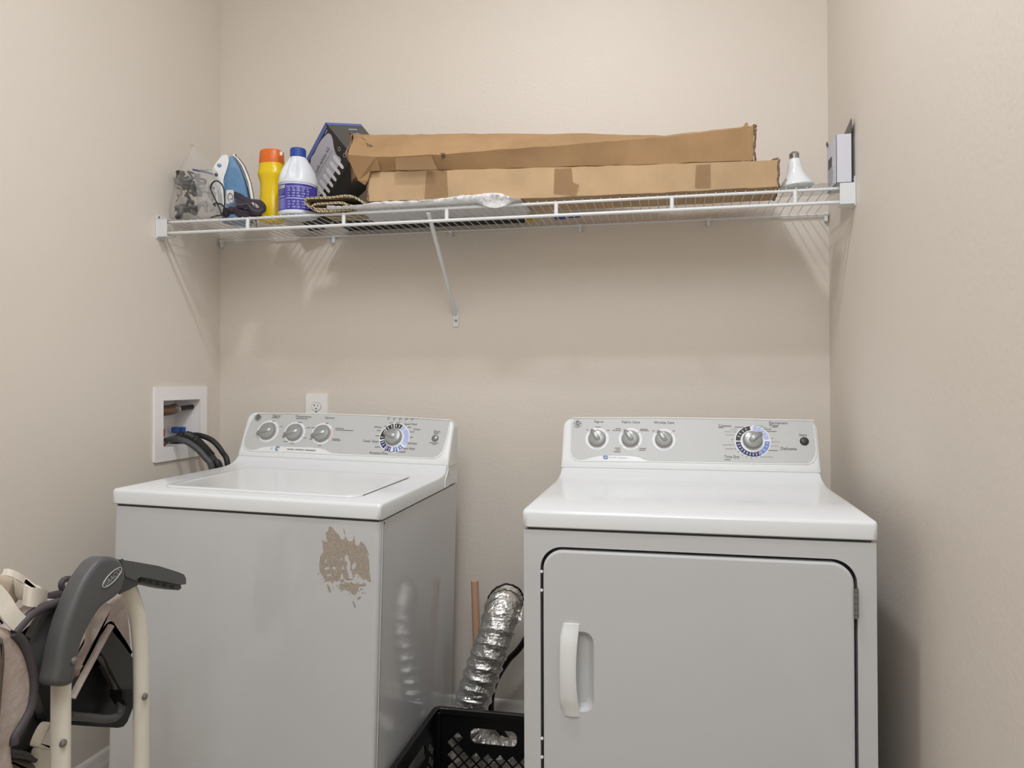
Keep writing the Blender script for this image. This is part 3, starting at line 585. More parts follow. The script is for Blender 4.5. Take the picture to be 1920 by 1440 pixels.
def thing(mb, name, label, cat, group=None, **k):
    o = mb.build(name, **k); tag(o, label, cat, group); return o
b = MB(); pts = [at(311, 826, 'x', -.02), at(325, 823, 'x', .01), at(345, 826, 'x', .05), at(368, 840, 'x', .09), at(385, 858, 'x', .12), at(397, 877, 'x', .14)]
pts = [tuple(p) for p in pts]; e = pts[-1]; pts += [(e[0]+.01, e[1]+.01, e[2]-.12), (e[0]+.03, e[1]+.04, e[2]-.4), (e[0]+.05, e[1]+.07, e[2]-.62)]
b.tube(pts, .0095, 'hose_grey', 14, 8); thing(b, 'water_hose', 'grey braided water hose, front one of the two arching out of the laundry box', 'hose', 'water hoses from the laundry box')
b = MB(); pts = [tuple(at(335, 838, 'x', -.055)), tuple(at(352, 819, 'x', -.02)), tuple(at(372, 816, 'x', .03)), tuple(at(398, 826, 'x', .08)), tuple(at(417, 848, 'x', .12)), tuple(at(427, 872, 'x', .15))]; e = pts[-1]
pts += [(e[0]+.005, e[1]+.005, e[2]-.15), (e[0], e[1]+.01, e[2]-.45), (e[0], e[1]+.01, e[2]-.68)]
b.tube(pts, .0088, 'black_rubber', 14, 8); thing(b, 'water_hose', 'smooth black water hose nearest the room corner, behind the ribbed drain hose', 'hose', 'water hoses from the laundry box')
b = MB(); pts = [tuple(at(322, 838, 'x', -.05)), tuple(at(336, 820, 'x', -.03)), tuple(at(352, 817, 'x', 0)), tuple(at(368, 827, 'x', .045)), tuple(at(384, 843, 'x', .085)), tuple(at(396, 857, 'x', .115))]
Q = spline([Vector(p) for p in pts], 60); P = [Q[0]]
for q_ in Q:
    if (q_-P[-1]).length >= .0042: P.append(q_)
n = len(P)
b.tube([tuple(p) for p in P], .0135, 'black_rubber', 18, 1, rf=lambda f: 1.0+.17*(1 if int(f*(n-1)) % 2 else -1))
e = pts[-1]; b.tube([e, tuple(at(404, 868, 'x', .135)), tuple(at(412, 880, 'x', .15)), (e[0]+.06, e[1]+.05, e[2]-.25), (e[0]+.06, e[1]+.06, e[2]-.7)], .0125, 'black_rubber', 16, 8)
thing(b, 'drain_hose', 'thick black corrugated drain hose coming out of the laundry box', 'hose')

# wall outlet
r = Root('wall_outlet', (.377, 0, 1.07), 'white electrical outlet on the back wall just above the washing machine console', 'outlet')
WT = basis((0, 0, 0), (1, 0, 0), (0, 0, 1), (0, -1, 0))
px0, px1, pz = .3365, .4185, 1.1357
b = MB(); b.poly([rrect(px0, pz-.125, px1, pz, .004, 3)], .006, 'socket', WT, .006); r.put(b.build('cover_plate', bevel=.002))
for k in (0, 1):
    c = at(593, 762.5, 'y', -.006); zc = c.z-.0385*k
    b = MB(); b.poly([circ(c.x, zc, .0172, .0145, 24)], .0015, 'socket', WT, .0078)
    b.poly([circ(c.x, zc, .0184, .0157, 24), circ(c.x, zc, .0174, .0147, 24)], 0, 'ink_soft', WT, .0064)
    for dx, h in ((-.0062, .004), (.0062, .0032)): b.poly([[(c.x+dx-.0009, zc+.001), (c.x+dx+.0009, zc+.001), (c.x+dx+.0009, zc+.001+h*2), (c.x+dx-.0009, zc+.001+h*2)]], 0, 'print_black', WT, .0082)
    b.poly([[(c.x-.0100, zc+.004), (c.x-.007, zc+.004), (c.x-.007, zc+.006), (c.x-.0100, zc+.006)]], 0, 'print_black', WT, .0082)
    b.poly([circ(c.x, zc-.0065, .0026, n=12)], 0, 'print_black', WT, .0082); r.put(b.build('receptacle', smooth=0))
b = MB(); b.lathe([(.003, 0), (.0026, .001)], 'steel', 12, Matrix.Translation((c.x, -.006, pz-.0625)) @ Matrix.Rotation(math.pi/2, 4, 'X')); r.put(b.build('cover_screw'))

# ------------------------------------------------------------------ wire shelf
r = Root('wire_shelf', (XR/2, 0, SH), 'long white coated wire shelf spanning the alcove above both machines', 'shelf')
ZT = SH-.004; ZL = 1.6435
b = MB(); b.tube([(.02, LIP, ZT), (XR-.02, LIP, ZT-.003)], .0042, 'wire', 12, 1); r.put(b.build('top_rail'))
b = MB(); b.tube([(.02, LIP-.004, ZL+.002), (XR-.02, LIP-.004, ZL-.003)], .0048, 'wire', 12, 1); r.put(b.build('lower_rail'))
b = MB(); b.tube([(.008, -.010, ZT-.001), (XR-.008, -.010, ZT-.003)], .0032, 'wire', 10, 1); r.put(b.build('rear_rail'))
b = MB()
for k in range(78):
    x = .034+k*.02565
    b.tube([(x, -.008, ZT+.0022), (x, LIP-.001, ZT+.0045), (x, LIP-.0052, ZT+.0015)], .0014, 'wire', 6, 1)
r.put(b.build('deck_wires'))
for x in (.3094, .6267, .9473, 1.2676, 1.5859, 1.9034):
    b = MB(); b.tube([(x, LIP-.001, ZT), (x, LIP-.003, ZL)], .0058, 'wire', 12, 1); r.put(b.build('rail_strut'))
for sd in (0, 1):
    X = lambda d: d if sd == 0 else XR-d
    b = MB(); y0, y1 = LIP-.016, LIP+.02
    xa, xb = sorted((X(.003), X(.0385)))
    b.box((xa, y0, 1.6325), (xb, y0+.0022, 1.6885), 'wire'); b.box((xa, y0, 1.6325), (xb, y1, 1.6345), 'wire'); b.box((xa, y0, 1.6865), (xb, y1, 1.6885), 'wire')
    xa, xb = sorted((X(.0005), X(.0035))); b.box((xa, y0-.002, 1.628), (xb, y1+.004, 1.704), 'wire')
    br = r.put(b.build('end_bracket', bevel=.0012, seg=2))
    b = MB(); b.lathe([(.0035, 0), (.003, .0015), (.0001, .002)], 'steel', 12, Matrix.Translation((X(.0035), y0+.009, 1.6965)) @ Matrix.Rotation((1 if sd == 0 else -1)*math.pi/2, 4, 'Y')); b.build('bracket_screw').parent = br
    bpy.data.objects[b and br.name].children[-1].matrix_parent_inverse = Matrix.Identity(4)
p0 = at(803, 398, 'y', LIP+.004); p1 = at(854, 588, 'y', -.006); p2 = at(855, 613, 'y', -.003)
b = MB(); b.tube([tuple(p0), tuple(p0*.25+p1*.75), tuple(p1)], .0075, 'wire', 14, 1, rf=lambda f: 1.05-.1*f, flat=.8); b.box((p2.x-.0095, -.004, p2.z), (p2.x+.0095, -.0005, p1.z+.006), 'wire')
br = r.put(b.build('support_brace', bevel=.001, seg=2))
b = MB(); b.lathe([(.0045, 0), (.004, .002), (.0001, .0028)], 'steel', 12, Matrix.Translation((p2.x, -.004, (p1.z+p2.z)/2-.001)) @ Matrix.Rotation(math.pi/2, 4, 'X')); r.put(b.build('brace_screw'))
for u in (418, 627, 846, 1088, 1328, 1548):
    x = at(u, 430, 'y', -.004).x; b = MB(); b.box((x-.005, -.014, ZT-.024), (x+.005, -.0003, ZT+.002), 'wire'); b.tube([(x-.007, -.012, ZT-.002), (x+.007, -.012, ZT-.002)], .0055, 'wire', 10, 1); r.put(b.build('wall_clip', bevel=.001, seg=2))

# ------------------------------------------------------------------ things on the shelf
DK = SH+.0045                               # top of the deck wires
def jit(p, a, R=random): return (p[0]+R.uniform(-a, a), p[1]+R.uniform(-a, a), p[2]+R.uniform(-a, a))
def rough_box(secs, m, name, mat_end='card_edge', open_=.0):
    pass
# lower box: built from cross-sections along its length, thick board, crushed edges
def long_box(secs, mats, th=.0045, seed=1):
    """secs = list of rings [(x,y,z)*4] : front-bottom, front-top, back-top, back-bottom"""
    R = random.Random(seed); b = MB(); out = [[Vector(p) for p in s_] for s_ in secs]
    N = 10; rings = []
    for i in range(len(out)-1):
        for k in range(N):
            t = k/N; rings.append([out[i][j].lerp(out[i+1][j], t) for j in range(4)])
    rings.append(out[-1])
    M_ = 5; full = []
    for q, rg in enumerate(rings):
        e = []
        for j in range(4):
            a, c = rg[j], rg[(j+1) % 4]
            for k in range(M_):
                p = a.lerp(c, k/M_); amp = .0010
                e.append((p.x, p.y+R.uniform(-amp, amp), p.z+R.uniform(-amp, amp)*(1 if j % 2 == 0 or k else .8)))
        full.append(e)
    b.loft(full, mats, True, True, True); return b, full
xs0, xs1 = .6960, 1.8585
def zf(u, v, y): return at(u, v, 'y', y).z
LY = -.318; LYB = -.165
secs = []
for u, vt, vb, y in ((690, 322, 377, LY+.006), (760, 321, 375, LY), (1000, 315, 371, LY), (1240, 308, 361, LY), (1458, 300, 353, LY)):
    t = at(u, vt, 'y', y); q = at(u, vb, 'y', y); zb = max(q.z, DK+.001)
    secs.append([(t.x, y+.002, zb), (t.x, y, t.z), (t.x+.01, LYB, t.z+.002), (t.x+.01, LYB, zb)])
b, full = long_box(secs, 'card', seed=4)
lb = Root('cardboard_box', (1.28, -.24, DK), 'long flat brown cardboard box, lower one of the two stacked on the wire shelf', 'cardboard box', 'brown cardboard boxes stacked on the shelf')
lb.put(b.build('body', smooth=30))
# torn board ends
def torn(ring, th, seed, m='card_edge', outx=.004, sgn=-1):
    R = random.Random(seed); P = []
    for j in range(len(ring)):
        P.append((ring[j][0]+sgn*R.uniform(0, outx), ring[j][1]+R.uniform(-.0008, .0008), ring[j][2]+R.uniform(-.001, .0015)))
    b = MB(); b.tube(P, th, m, 6, 3, loop=True, rf=lambda f: R.uniform(.6, 1.25)); return b
lb.put(torn(full[0], .0035, 1).build('torn_edge')); lb.put(torn(full[-1], .0030, 2, sgn=1).build('torn_edge'))
def patch(pts, y, m, th=.0004, off=-.0012):
    return MB().poly([[(at(u, v, 'y', y).x, at(u, v, 'y', y).z) for u, v in pts]], th, m, basis((0, y+off, 0), (1, 0, 0), (0, 0, 1), (0, -1, 0)))
lb.put(patch([(800, 321), (838, 320), (840, 368), (796, 371)], LY, 'tape').build('tape_strip', smooth=0))
lb.put(patch([(1040, 316), (1072, 315), (1074, 342), (1086, 346), (1080, 366), (1038, 362)], LY, 'tape').build('tape_strip', smooth=0))
lb.put(patch([(1305, 309), (1332, 308), (1332, 350), (1303, 352)], LY, 'tape').build('tape_strip', smooth=0))
b = MB(); p = at(1440, 300, 'y', LY); q = at(1459, 297, 'y', LY); b.poly([[(p.x, p.z-.004), (q.x, q.z-.002), (q.x+.003, q.z+.006), (q.x-.012, q.z+.003)]], .003, 'card_edge', basis((0, LY+.01, 0), (1, 0, 0), (0, 0, 1), (0, -1, 0))); lb.put(b.build('torn_flap', smooth=0))
# upper box: leaning, twisted; section = bottom-front, ridge, top, back
secs = []
for ur, vr, ut, vt, vb, yr, yt in ((652, 290, 664, 252, 340, -.345, -.225), (700, 295, 706, 253, 320.5, -.345, -.225), (840, 289, 840, 251, 318, -.343, -.23), (1100, 268, 1100, 250.5, 311, -.335, -.255), (1245, 257, 1245, 254.5, 306.5, -.328, -.275), (1390, 240.5, 1390, 238, 301, -.322, -.28), (1413, 239, 1413, 236, 300.3, -.318, -.28)):
    rg = at(ur, vr, 'y', yr); tp = at(ut, vt, 'y', yt); bt = at(ur+(22 if ur == 652 else 0), vb, 'y', -.318)
    secs.append([(bt.x, -.316, max(bt.z, 1.7915 if ur == 652 else bt.z)), tuple(rg), tuple(tp), (tp.x+.004, (-.245 if ur < 690 else -.225 if ur < 800 else -.15), tp.z-.004), ])
secs2 = []
for s_ in secs:
    secs2.append([s_[0], s_[1], s_[2], s_[3]])
b = MB(); R = random.Random(9); rings = []
outv = [[Vector(p) for p in s_]+[Vector((s_[3][0], s_[3][1]-.002, s_[0][2]+.001))] for s_ in secs2]
for i in range(len(outv)-1):
    for k in range(8): rings.append([outv[i][j].lerp(outv[i+1][j], k/8) for j in range(5)])
rings.append(outv[-1]); full = []
for q, rg in enumerate(rings):
    e = []
    for j in range(5):
        for k in range(4):
            p = rg[j].lerp(rg[(j+1) % 5], k/4); a = .0014 if j < 4 else 0; e.append((p.x, p.y+R.uniform(-a, a), p.z+R.uniform(-a, a)))
    full.append(e)
b.loft(full, 'card2')
ub = Root('cardboard_box', (1.27, -.24, 1.79), 'battered brown cardboard box leaning forward on top of the lower long box', 'cardboard box', 'brown cardboard boxes stacked on the shelf')
ub.put(b.build('body', smooth=30)); ub.put(torn(full[0], .0032, 5, outx=.010).build('torn_edge')); ub.put(torn(full[-1], .0035, 6, sgn=1, outx=.006).build('torn_edge'))
ub.put(patch([(742, 297), (810, 293), (821, 319), (744, 320)], -.337, 'tape', off=-.006).build('tape_strip', smooth=0))
b = MB(); fl = [(651, 290, -.346), (655, 303, -.338), (664, 322, -.328), (672, 339, -.320), (684, 347, -.316), (689, 338, -.3235), (694, 321, -.3245), (712, 320, -.3265), (704, 294, -.3465)]
fp = [at(u, v, 'y', y) for u, v, y in fl]; n9 = len(fp); bk = [p+Vector((.001, .0045, .001)) for p in fp]
b.add([tuple(p) for p in fp+bk], [tuple(range(n9)), tuple(range(2*n9-1, n9-1, -1))]+[(k, (k+1) % n9, (k+1) % n9+n9, k+n9) for k in range(n9)], 'card2')
ub.put(b.build('end_flap', smooth=0))
b = MB(); b.poly([[(at(u, v, 'y', -.322).x, at(u, v, 'y', -.322).z) for u, v in ((1386, 242), (1393, 238), (1399, 228), (1403, 231), (1402, 239), (1412, 240), (1408, 246))]], .003, 'card2', basis((0, -.318, 0), (1, 0, 0), (0, 0, 1), (0, -1, 0))); ub.put(b.build('torn_corner', smooth=0))
b = MB()
for pts in ([(687, 268), (694, 272), (703, 274), (697, 276), (690, 274)], [(678, 258), (685, 262), (688, 266), (680, 261)]):
    b.poly([[(at(u, v, 'y', -.29).x, at(u, v, 'y', -.29).z) for u, v in pts]], 0, 'card_edge', basis((0, -.296, 0), (1, 0, 0), (0, 0, 1), (0, -1, 0)))
p = at(830, 291, 'y', -.345)
for k in range(9): b.tube([jit(p, .006, R), jit(p, .007, R)], .0014, 'card_edge', 5, 1)
ub.put(b.build('puncture', smooth=0))

# bulb carton (tilted, leaning against the boxes)
P1 = at(661, 293, 'y', -.205); Fv = ray(661, 293).normalized(); Rv = Fv.cross(Vector((0, 0, 1))).normalized(); Uv = Rv.cross(Fv)
k_ = (P1-CAM).length/FPX*.985
def dirv(dx, dy, dd): return (Rv*dx + Uv*dy + Fv*dd)*k_
a_ = dirv(-34, -61, 39.4)*1.47; b2 = dirv(-47, 54.5, 43.8); c_ = dirv(67, 5, 65.6)*.93
A1, B1, C1 = a_.normalized(), b2.normalized(), c_.normalized(); C1 = A1.cross(B1); C1 = C1 if C1.dot(c_) > 0 else -C1
B1 = C1.cross(A1); B1 = B1 if B1.dot(b2) > 0 else -B1
la, lb_, lc = a_.length, b2.length, c_.length
low = min((P1+A1*la).z, (P1+A1*la+C1*lc).z); 
la += ((P1+A1*la).z-DK-.001)/(-A1.z) if True else 0
c8 = [P1+A1*i*la+B1*j*lb_+C1*k*lc for i, j, k in ((1, 0, 0), (0, 0, 0), (0, 1, 0), (1, 1, 0), (1, 0, 1), (0, 0, 1), (0, 1, 1), (1, 1, 1))]
bc = Root('bulb_carton', (P1.x-.03, P1.y+.05, DK), 'tilted black carton of light bulbs leaning between the white jug and the brown boxes', 'box')
b = MB(); b.hexa([tuple(p) for p in c8], 'carton'); bc.put(b.build('carton_body', smooth=0))
# label face frame: origin P1, x along -A (reads upwards), y along B
n_ = (-A1).cross(B1); n_ = n_ if n_.dot(CAM-P1) > 0 else -n_
LM = basis(P1+A1*la, -A1, B1, n_)
L_ = la; H_ = lb_; LMi = LM.inverted()
def lf(x, y):
    q = LMi @ atp(560+x/9, 220+y/9, P1, n_); return (min(max(q.x, .002), L_-.001), min(max(q.y, .002), H_-.002))
b = MB(); b.poly([[(0.0, H_*.91), (L_*.98, H_*.91), (L_, H_), (0, H_)]], 0, 'carton_blue', LM, .0006)
b.poly([smooth2([lf(x, y) for x, y in ((500, 270), (545, 295), (575, 370), (600, 520), (640, 630), (705, 690), (690, 790), (440, 1200), (340, 1330), (240, 1290), (200, 760), (270, 600), (320, 490), (380, 390), (440, 320))], 4)], 0, 'carton_grey', LM, .0006)
A_ = lf(300, 935); B_ = lf(522, 525); b.text('soft white 65', ((A_[0]+B_[0])/2, (A_[1]+B_[1])/2+.003, B_[0]-A_[0], .0125), 'navy', LM, z=.0010)
q1 = lf(300, 1010); q2 = lf(575, 560); b.poly([[(q1[0], q1[1]), (q2[0], q2[1]), (q2[0], q2[1]+.0009), (q1[0], q1[1]+.0009)]], 0, 'navy', LM, .001)
for (x1, y1), (x2, y2) in zip([(725, 820), (668, 920), (605, 1030), (550, 1130), (495, 1225), (440, 1310)], [(590, 690), (520, 790), (450, 890), (390, 1000), (330, 1090), (300, 1180)]):
    p = Vector(lf(x1, y1)); c2 = Vector(lf(x1-45, y1-45)); w_ = .0062
    b.poly([smooth2([(p.x-w_*.75, p.y-.009), (p.x+w_*.75, p.y-.009), (p.x+w_*.9, p.y+.009), (p.x-w_*.9, p.y+.009)], 4)], 0, 'white', LM, .0011)
    b.poly([smooth2([(p.x-w_*.85, p.y+.008), (p.x+w_*.85, p.y+.008), (p.x+w_*1.25, p.y+.034), (p.x+w_*.6, p.y+.044), (p.x-w_*.6, p.y+.044), (p.x-w_*1.25, p.y+.034)], 4)], 0, 'jug', LM, .0009)
for x, y in ((688, 535), (775, 640)):
    p = lf(x, y); b.poly([circ(p[0], p[1], .0062, n=20), circ(p[0], p[1], .0048, n=20)], 0, 'carton_grey', LM, .001)
p = lf(470, 245); b.poly([[(p[0]-.008, p[1]-.001), (p[0]+.008, p[1]-.001), (p[0]+.008, p[1]+.0015), (p[0]-.008, p[1]+.0015)]], 0, 'carton_grey', LM, .001)
bc.put(b.build('label_print', smooth=0))
n2 = B1.cross(C1); n2 = n2 if n2.dot(CAM-P1) > 0 else -n2
SM = basis(P1, C1, B1, n2)
b = MB(); b.poly([[(0, 0), (lc, 0), (lc, H_), (0, H_)]], 0, 'carton_side', SM, .0004); b.poly([[(0, H_*.93), (lc, H_*.93), (lc, H_), (0, H_)]], 0, 'carton_blue', SM, .0008)
b.poly([[(lc*.5, H_*.80), (lc*.74, H_*.80), (lc*.74, H_*.83), (lc*.5, H_*.83)]], 0, 'carton_grey', SM, .0008); b.poly([smooth2([(lc*.62, H_*.62), (lc*.70, H_*.60), (lc*.73, H_*.68), (lc*.64, H_*.72)])], 0, 'blue', SM, .0008)
bc.put(b.build('side_print', smooth=0))

# yellow bottle
def ell(cx, cy, z, rx, ry, n=40, pinch=0, ex=2.3):
    o = []
    for k in range(n):
        a = 2*math.pi*k/n; c, s_ = math.cos(a), math.sin(a); f = (abs(c)**ex+abs(s_)**ex)**(-1/ex)
        g = 1-pinch*max(0, abs(c)-.25)/.75*(1 if abs(s_) > .0 else 1)
        o.append((cx+rx*f*c*g, cy+ry*f*s_, z))
    return o
YBY = -.208; YBX = at(509.5, 350, 'y', YBY).x
yb = Root('detergent_bottle', (YBX, YBY, DK), 'yellow plastic bottle with an orange flip cap standing on the shelf', 'bottle')
zt = at(511, 277, 'y', YBY-.03).z; zc = at(511, 303, 'y', YBY-.03).z; hb = zc-DK
b = MB(); prof = [(0, .86, 0), (.02, .95, 0), (.06, 1, 0), (.20, .98, 0), (.32, .94, .06), (.45, .90, .16), (.58, .90, .22), (.68, .93, .20), (.76, 1, .08), (.82, 1.04, 0), (.88, 1.0, 0), (.94, .96, 0), (1, .955, 0)]
prof = [(p.x, p.y, p.z) for p in spline([Vector(q) for q in prof], 4)]
b.loft([ell(YBX, YBY, DK+f*hb, .0412*r_, .034*r_*(1-.1*pn), pinch=pn*.55) for f, r_, pn in prof], 'yellow'); yb.put(b.build('bottle_body', smooth=60))
b = MB(); b.loft([ell(YBX, YBY, DK+hb*f, .0026, .0025, 12) for f in (.02, .98)], 'yellow'); 
b = MB(); hc = zt-zc; b.loft([ell(YBX, YBY, zc+hc*f, .0395*r_, .0335*r_, ex=2.1) for f, r_ in ((0, .995), (.02, 1), (.75, .97), (.80, .955), (.82, .955), (.93, .93), (.98, .88), (1, .80))], 'orange')
yb.put(b.build('flip_cap', smooth=50))
b = MB(); p = at(528, 288, 'y', YBY-.026); b.poly([[(p.x-.005, p.z-.006), (p.x+.004, p.z-.006), (p.x+.004, p.z+.006), (p.x-.005, p.z+.006)]], 0, 'white', basis((0, p.y-.002, 0), (1, .0, 0), (0, 0, 1), (0, -1, 0)), 0); yb.put(b.build('cap_sticker', smooth=0))
# white jug
JX, JY, JR = .4455, -.252, .0590
jg = Root('bleach_jug', (JX, JY, DK), 'white plastic jug with blue screw cap and blue-violet label on the shelf', 'jug')
zl0 = at(558, 393, 'y', JY-JR).z; zl1 = at(558, 341, 'y', JY-JR).z; zs = at(558, 334, 'y', JY-JR).z; znk = at(560, 292, 'y', JY-.025).z; zcp = at(560, 275, 'y', JY-.02).z
prof = [(JR*.90, DK), (JR*.985, DK+.006), (JR, DK+.012), (JR, zl0-.004), (JR*.975, zl0), (JR*.975, zl1), (JR, zl1+.003), (JR*1.0, zs), (JR*.93, zs+.022), (JR*.80, zs+.042), (JR*.62, znk-.018), (JR*.47, znk-.004), (JR*.43, znk)]
pp = spline([Vector((a, c, 0)) for a, c in prof], 4); rings = []
for q in pp:
    rg = []
    for k in range(48):
        a = 2*math.pi*k/48; hh = (q.y-zs)/(znk-zs); g = 1
        if 0 < hh < .95:
            da = abs((math.degrees(a)-268+180) % 360-180); g = 1-.30*math.sin(math.pi*hh)**.7*(math.exp(-((da-20)/9)**2))
        rg.append((JX+q.x*g*math.cos(a), JY+q.x*g*math.sin(a), q.y))
    rings.append(rg)
b = MB(); b.loft(rings, 'jug'); jg.put(b.build('jug_body', smooth=60))
b = MB(); cp = [(.0225, znk-.001), (.0235, znk+.001), (.0235, zcp-.004), (.0222, zcp-.001), (.019, zcp)]
rings = [[(JX+r_*(1+(.02 if k % 2 else 0)*(1 if 0 < i < 3 else 0))*math.cos(math.pi*k/30), JY+r_*(1+(.02 if k % 2 else 0)*(1 if 0 < i < 3 else 0))*math.sin(math.pi*k/30), z) for k in range(60)] for i, (r_, z) in enumerate(cp)]
b.loft(rings, 'bluecap'); jg.put(b.build('screw_cap', smooth=20))
def cyl(b, a0, a1, z0, z1, rr, m, n=12):
    ring = [[(JX+rr*math.cos(math.radians(a0+(a1-a0)*k/n)), JY+rr*math.sin(math.radians(a0+(a1-a0)*k/n)), z) for k in range(n+1)] for z in (z0, z1)]
    b.loft(ring, m, False, False, False)
b = MB(); zz = lambda f: zl0+(zl1-zl0)*f; RL = JR*.975+.0008
cyl(b, 170, 375, zl0+.002, zl1-.002, RL, 'label', 50); cyl(b, 195, 206, zz(.80), zz(.93), RL+.0003, 'red'); cyl(b, 170, 200, zz(.05), zz(.95), RL+.0002, 'red')
cyl(b, 212, 258, zz(.82), zz(.93), RL+.0004, 'white'); cyl(b, 262, 264.5, zz(.02), zz(.98), RL+.0004, 'label_mid')
rj = random.Random(5)
for k in range(16): a = 216+k*2.5; cyl(b, a, a+rj.uniform(.5, 1.5), zz(.835), zz(.915), RL+.0006, 'ink', 2)
cyl(b, 262, 340, zz(.86), zz(.885), RL+.0004, 'label_lt'); cyl(b, 262, 340, zz(.42), zz(.46), RL+.0004, 'label_lt')
cyl(b, 206, 260, zz(.06), zz(.46), RL+.0003, 'label_mid'); cyl(b, 212, 258, zz(.50), zz(.54), RL+.0004, 'label_lt')
for k in range(22):
    z = zz(.10+.016*k)
    for c0, c1 in ((208, 258),): cyl(b, c0, c1-rj.uniform(0, 8), z, z+.0004, RL+.0005, 'label_lt', 6)
for k in range(9):
    z = zz(.56+.028*k); cyl(b, 220, 256-rj.uniform(0, 10), z, z+.0006, RL+.0005, 'label_lt', 6)
for c0 in (268, 282, 296, 310, 324):
    for z0 in (.50, .60, .70, .78, .10, .20, .30):
        cyl(b, c0, c0+rj.uniform(6, 10), zz(z0), zz(z0)+.004, RL+.0005, 'label_lt', 4); cyl(b, c0+1, c0+5, zz(z0)+.0012, zz(z0)+.0028, RL+.0007, 'label', 3)
jg.put(b.build('label', smooth=60))

# steam iron standing on its heel, sole to the right
ir = Root('clothes_iron', (.20, -.215, DK), 'blue and white clothes iron standing on its heel behind the bags', 'iron')
IC = at(445, 350, 'y', -.215); IE = Vector((.86, .51, 0)); IN = Vector((-.51, .86, 0)); VN = Vector((IC.x-CAM.x, IC.y-CAM.y, 0)).normalized()
def ipx(u, v):
    p = atp(u, v, IC, IN); return (p-IC).dot(IE), p.z
IM = basis((IC.x, IC.y, 0), IE, IN, (0, 0, 1))         # local x = towards the sole, local y = away from the camera
rows = [(293, 432, 436, .006), (300, 424, 443, .018), (315, 419, 453, .030), (332, 416, 460, .040), (350, 414, 466, .045), (370, 414, 470, .048), (392, 415, 473, .049), (412, 416, 475, .047)]
rings = []
for v, ua, uc, hw in rows:
    xa, z = ipx(ua, v); xb, _ = ipx(uc, v); z = max(z, DK+.002)
    n = 20; rg = []
    for k in range(n):
        a = 2*math.pi*k/n; c, s_ = math.cos(a), math.sin(a); ex = .8
        rg.append(((xa+xb)/2 + (xb-xa)/2*math.copysign(abs(c)**ex, c), hw*math.copysign(abs(s_)**ex, s_)*(1.0 if c > -.2 else .8), z))
    rings.append(rg)
rings[-1] = [(p[0], p[1], DK+.0015) for p in rings[-1]]
b = MB(); b.loft(rings, 'iron_blue', T=IM); ir.put(b.build('iron_body', smooth=60))
rings = []
for v, ua, uc, hw in [(289.5, 434, 436, .004)]+rows:
    xb, z = ipx(uc, v); z = DK+.001 if v > 400 else z; h2 = hw*1.06+.002
    rings.append([(xb+.001, -h2, z), (xb+.008, -h2, z), (xb+.008, h2, z), (xb+.001, h2, z)])
b = MB(); b.loft(rings, 'iron_white', T=IM); ir.put(b.build('iron_skirt', smooth=50, bevel=.001, seg=2))
b = MB(); b.loft([[(r_[1][0]+.0003, r_[0][1]+.001, r_[0][2]), (r_[1][0]+.003, r_[0][1]+.001, r_[0][2]), (r_[1][0]+.003, r_[2][1]-.001, r_[0][2]), (r_[1][0]+.0003, r_[2][1]-.001, r_[0][2])] for r_ in rings], 'dark', T=IM); ir.put(b.build('soleplate', smooth=50))
ho = [(420, 297), (428, 298), (430, 308), (426, 325), (421, 340), (421, 352), (424, 370), (425, 395), (418, 406), (413, 402), (407, 380), (403, 356), (400, 344), (399, 330), (404, 316), (413, 304)]
HB = IM @ basis((0, -.036, 0), (1, 0, 0), (0, 0, 1), (0, -1, 0)); b = MB(); b.poly([smooth2([ipx(u, v) for u, v in ho], 4)], .040, 'iron_white', HB, 0); ir.put(b.build('iron_handle', bevel=.006, seg=4))
b = MB(); x, z = ipx(413, 315.5); b.lathe([(.0065, 0), (.006, .0025), (.0001, .003)], 'iron_deep', 20, IM @ Matrix.Translation((x, -.036, z)) @ Matrix.Rotation(math.pi/2, 4, 'X')); ir.put(b.build('spray_button'))
b = MB(); b.poly([smooth2([ipx(u, v) for u, v in ((432, 324), (440, 321), (447, 326), (454, 346), (458, 372), (430, 376), (428, 350))], 4)], .006, 'iron_deep', IM @ basis((0, -.0475, 0), (1, .0, 0), (0, 0, 1), (0, -1, 0)), 0); ir.put(b.build('water_tank_window', bevel=.002))

# bags near the left wall
def bagshape(o_px, y, ty, seed, m, name, wr=.004, nz=16, nx=14, bottom_flat=True):
    """pillow-like bag from an outline given as rows (v, u_left, u_right, half thickness)"""
    R = random.Random(seed); rings = []
    S = spline([Vector((a, c, d)) for a, c, d, h in o_px], 4); Hs = spline([Vector((h, 0, 0)) for a, c, d, h in o_px], 4)
    for q, h in zip(S, Hs):
        A_ = at(q.y, q.x, 'y', y); B_ = at(q.z, q.x, 'y', y); rg = []; n = 26
        for k in range(n):
            a = 2*math.pi*k/n; c, s_ = math.cos(a), math.sin(a)
            x = (A_.x+B_.x)/2+(B_.x-A_.x)/2*c; yy = y+h.x*s_
            rg.append((max(x+R.uniform(-wr, wr)*.5, .003), yy+R.uniform(-wr, wr), max(A_.z+R.uniform(-wr, wr)*.4, DK+.0008)))
        rings.append(rg)
    b = MB(); b.loft(rings, m); return b
bg = Root('clear_plastic_bag', (.06, -.27, DK), 'clear plastic bag stuffed with dark cords in the left corner of the shelf', 'plastic bag')
b = bagshape([(272, 358, 362, .004), (285, 356, 374, .01), (300, 350, 392, .02), (320, 340, 404, .032), (345, 333, 408, .04), (370, 328, 410, .045), (395, 324, 408, .045), (410, 324, 404, .04)], -.262, .04, 3, 'film', 'bag', .003)
bg.put(b.build('bag_film', smooth=80))
b = MB(); R = random.Random(11)
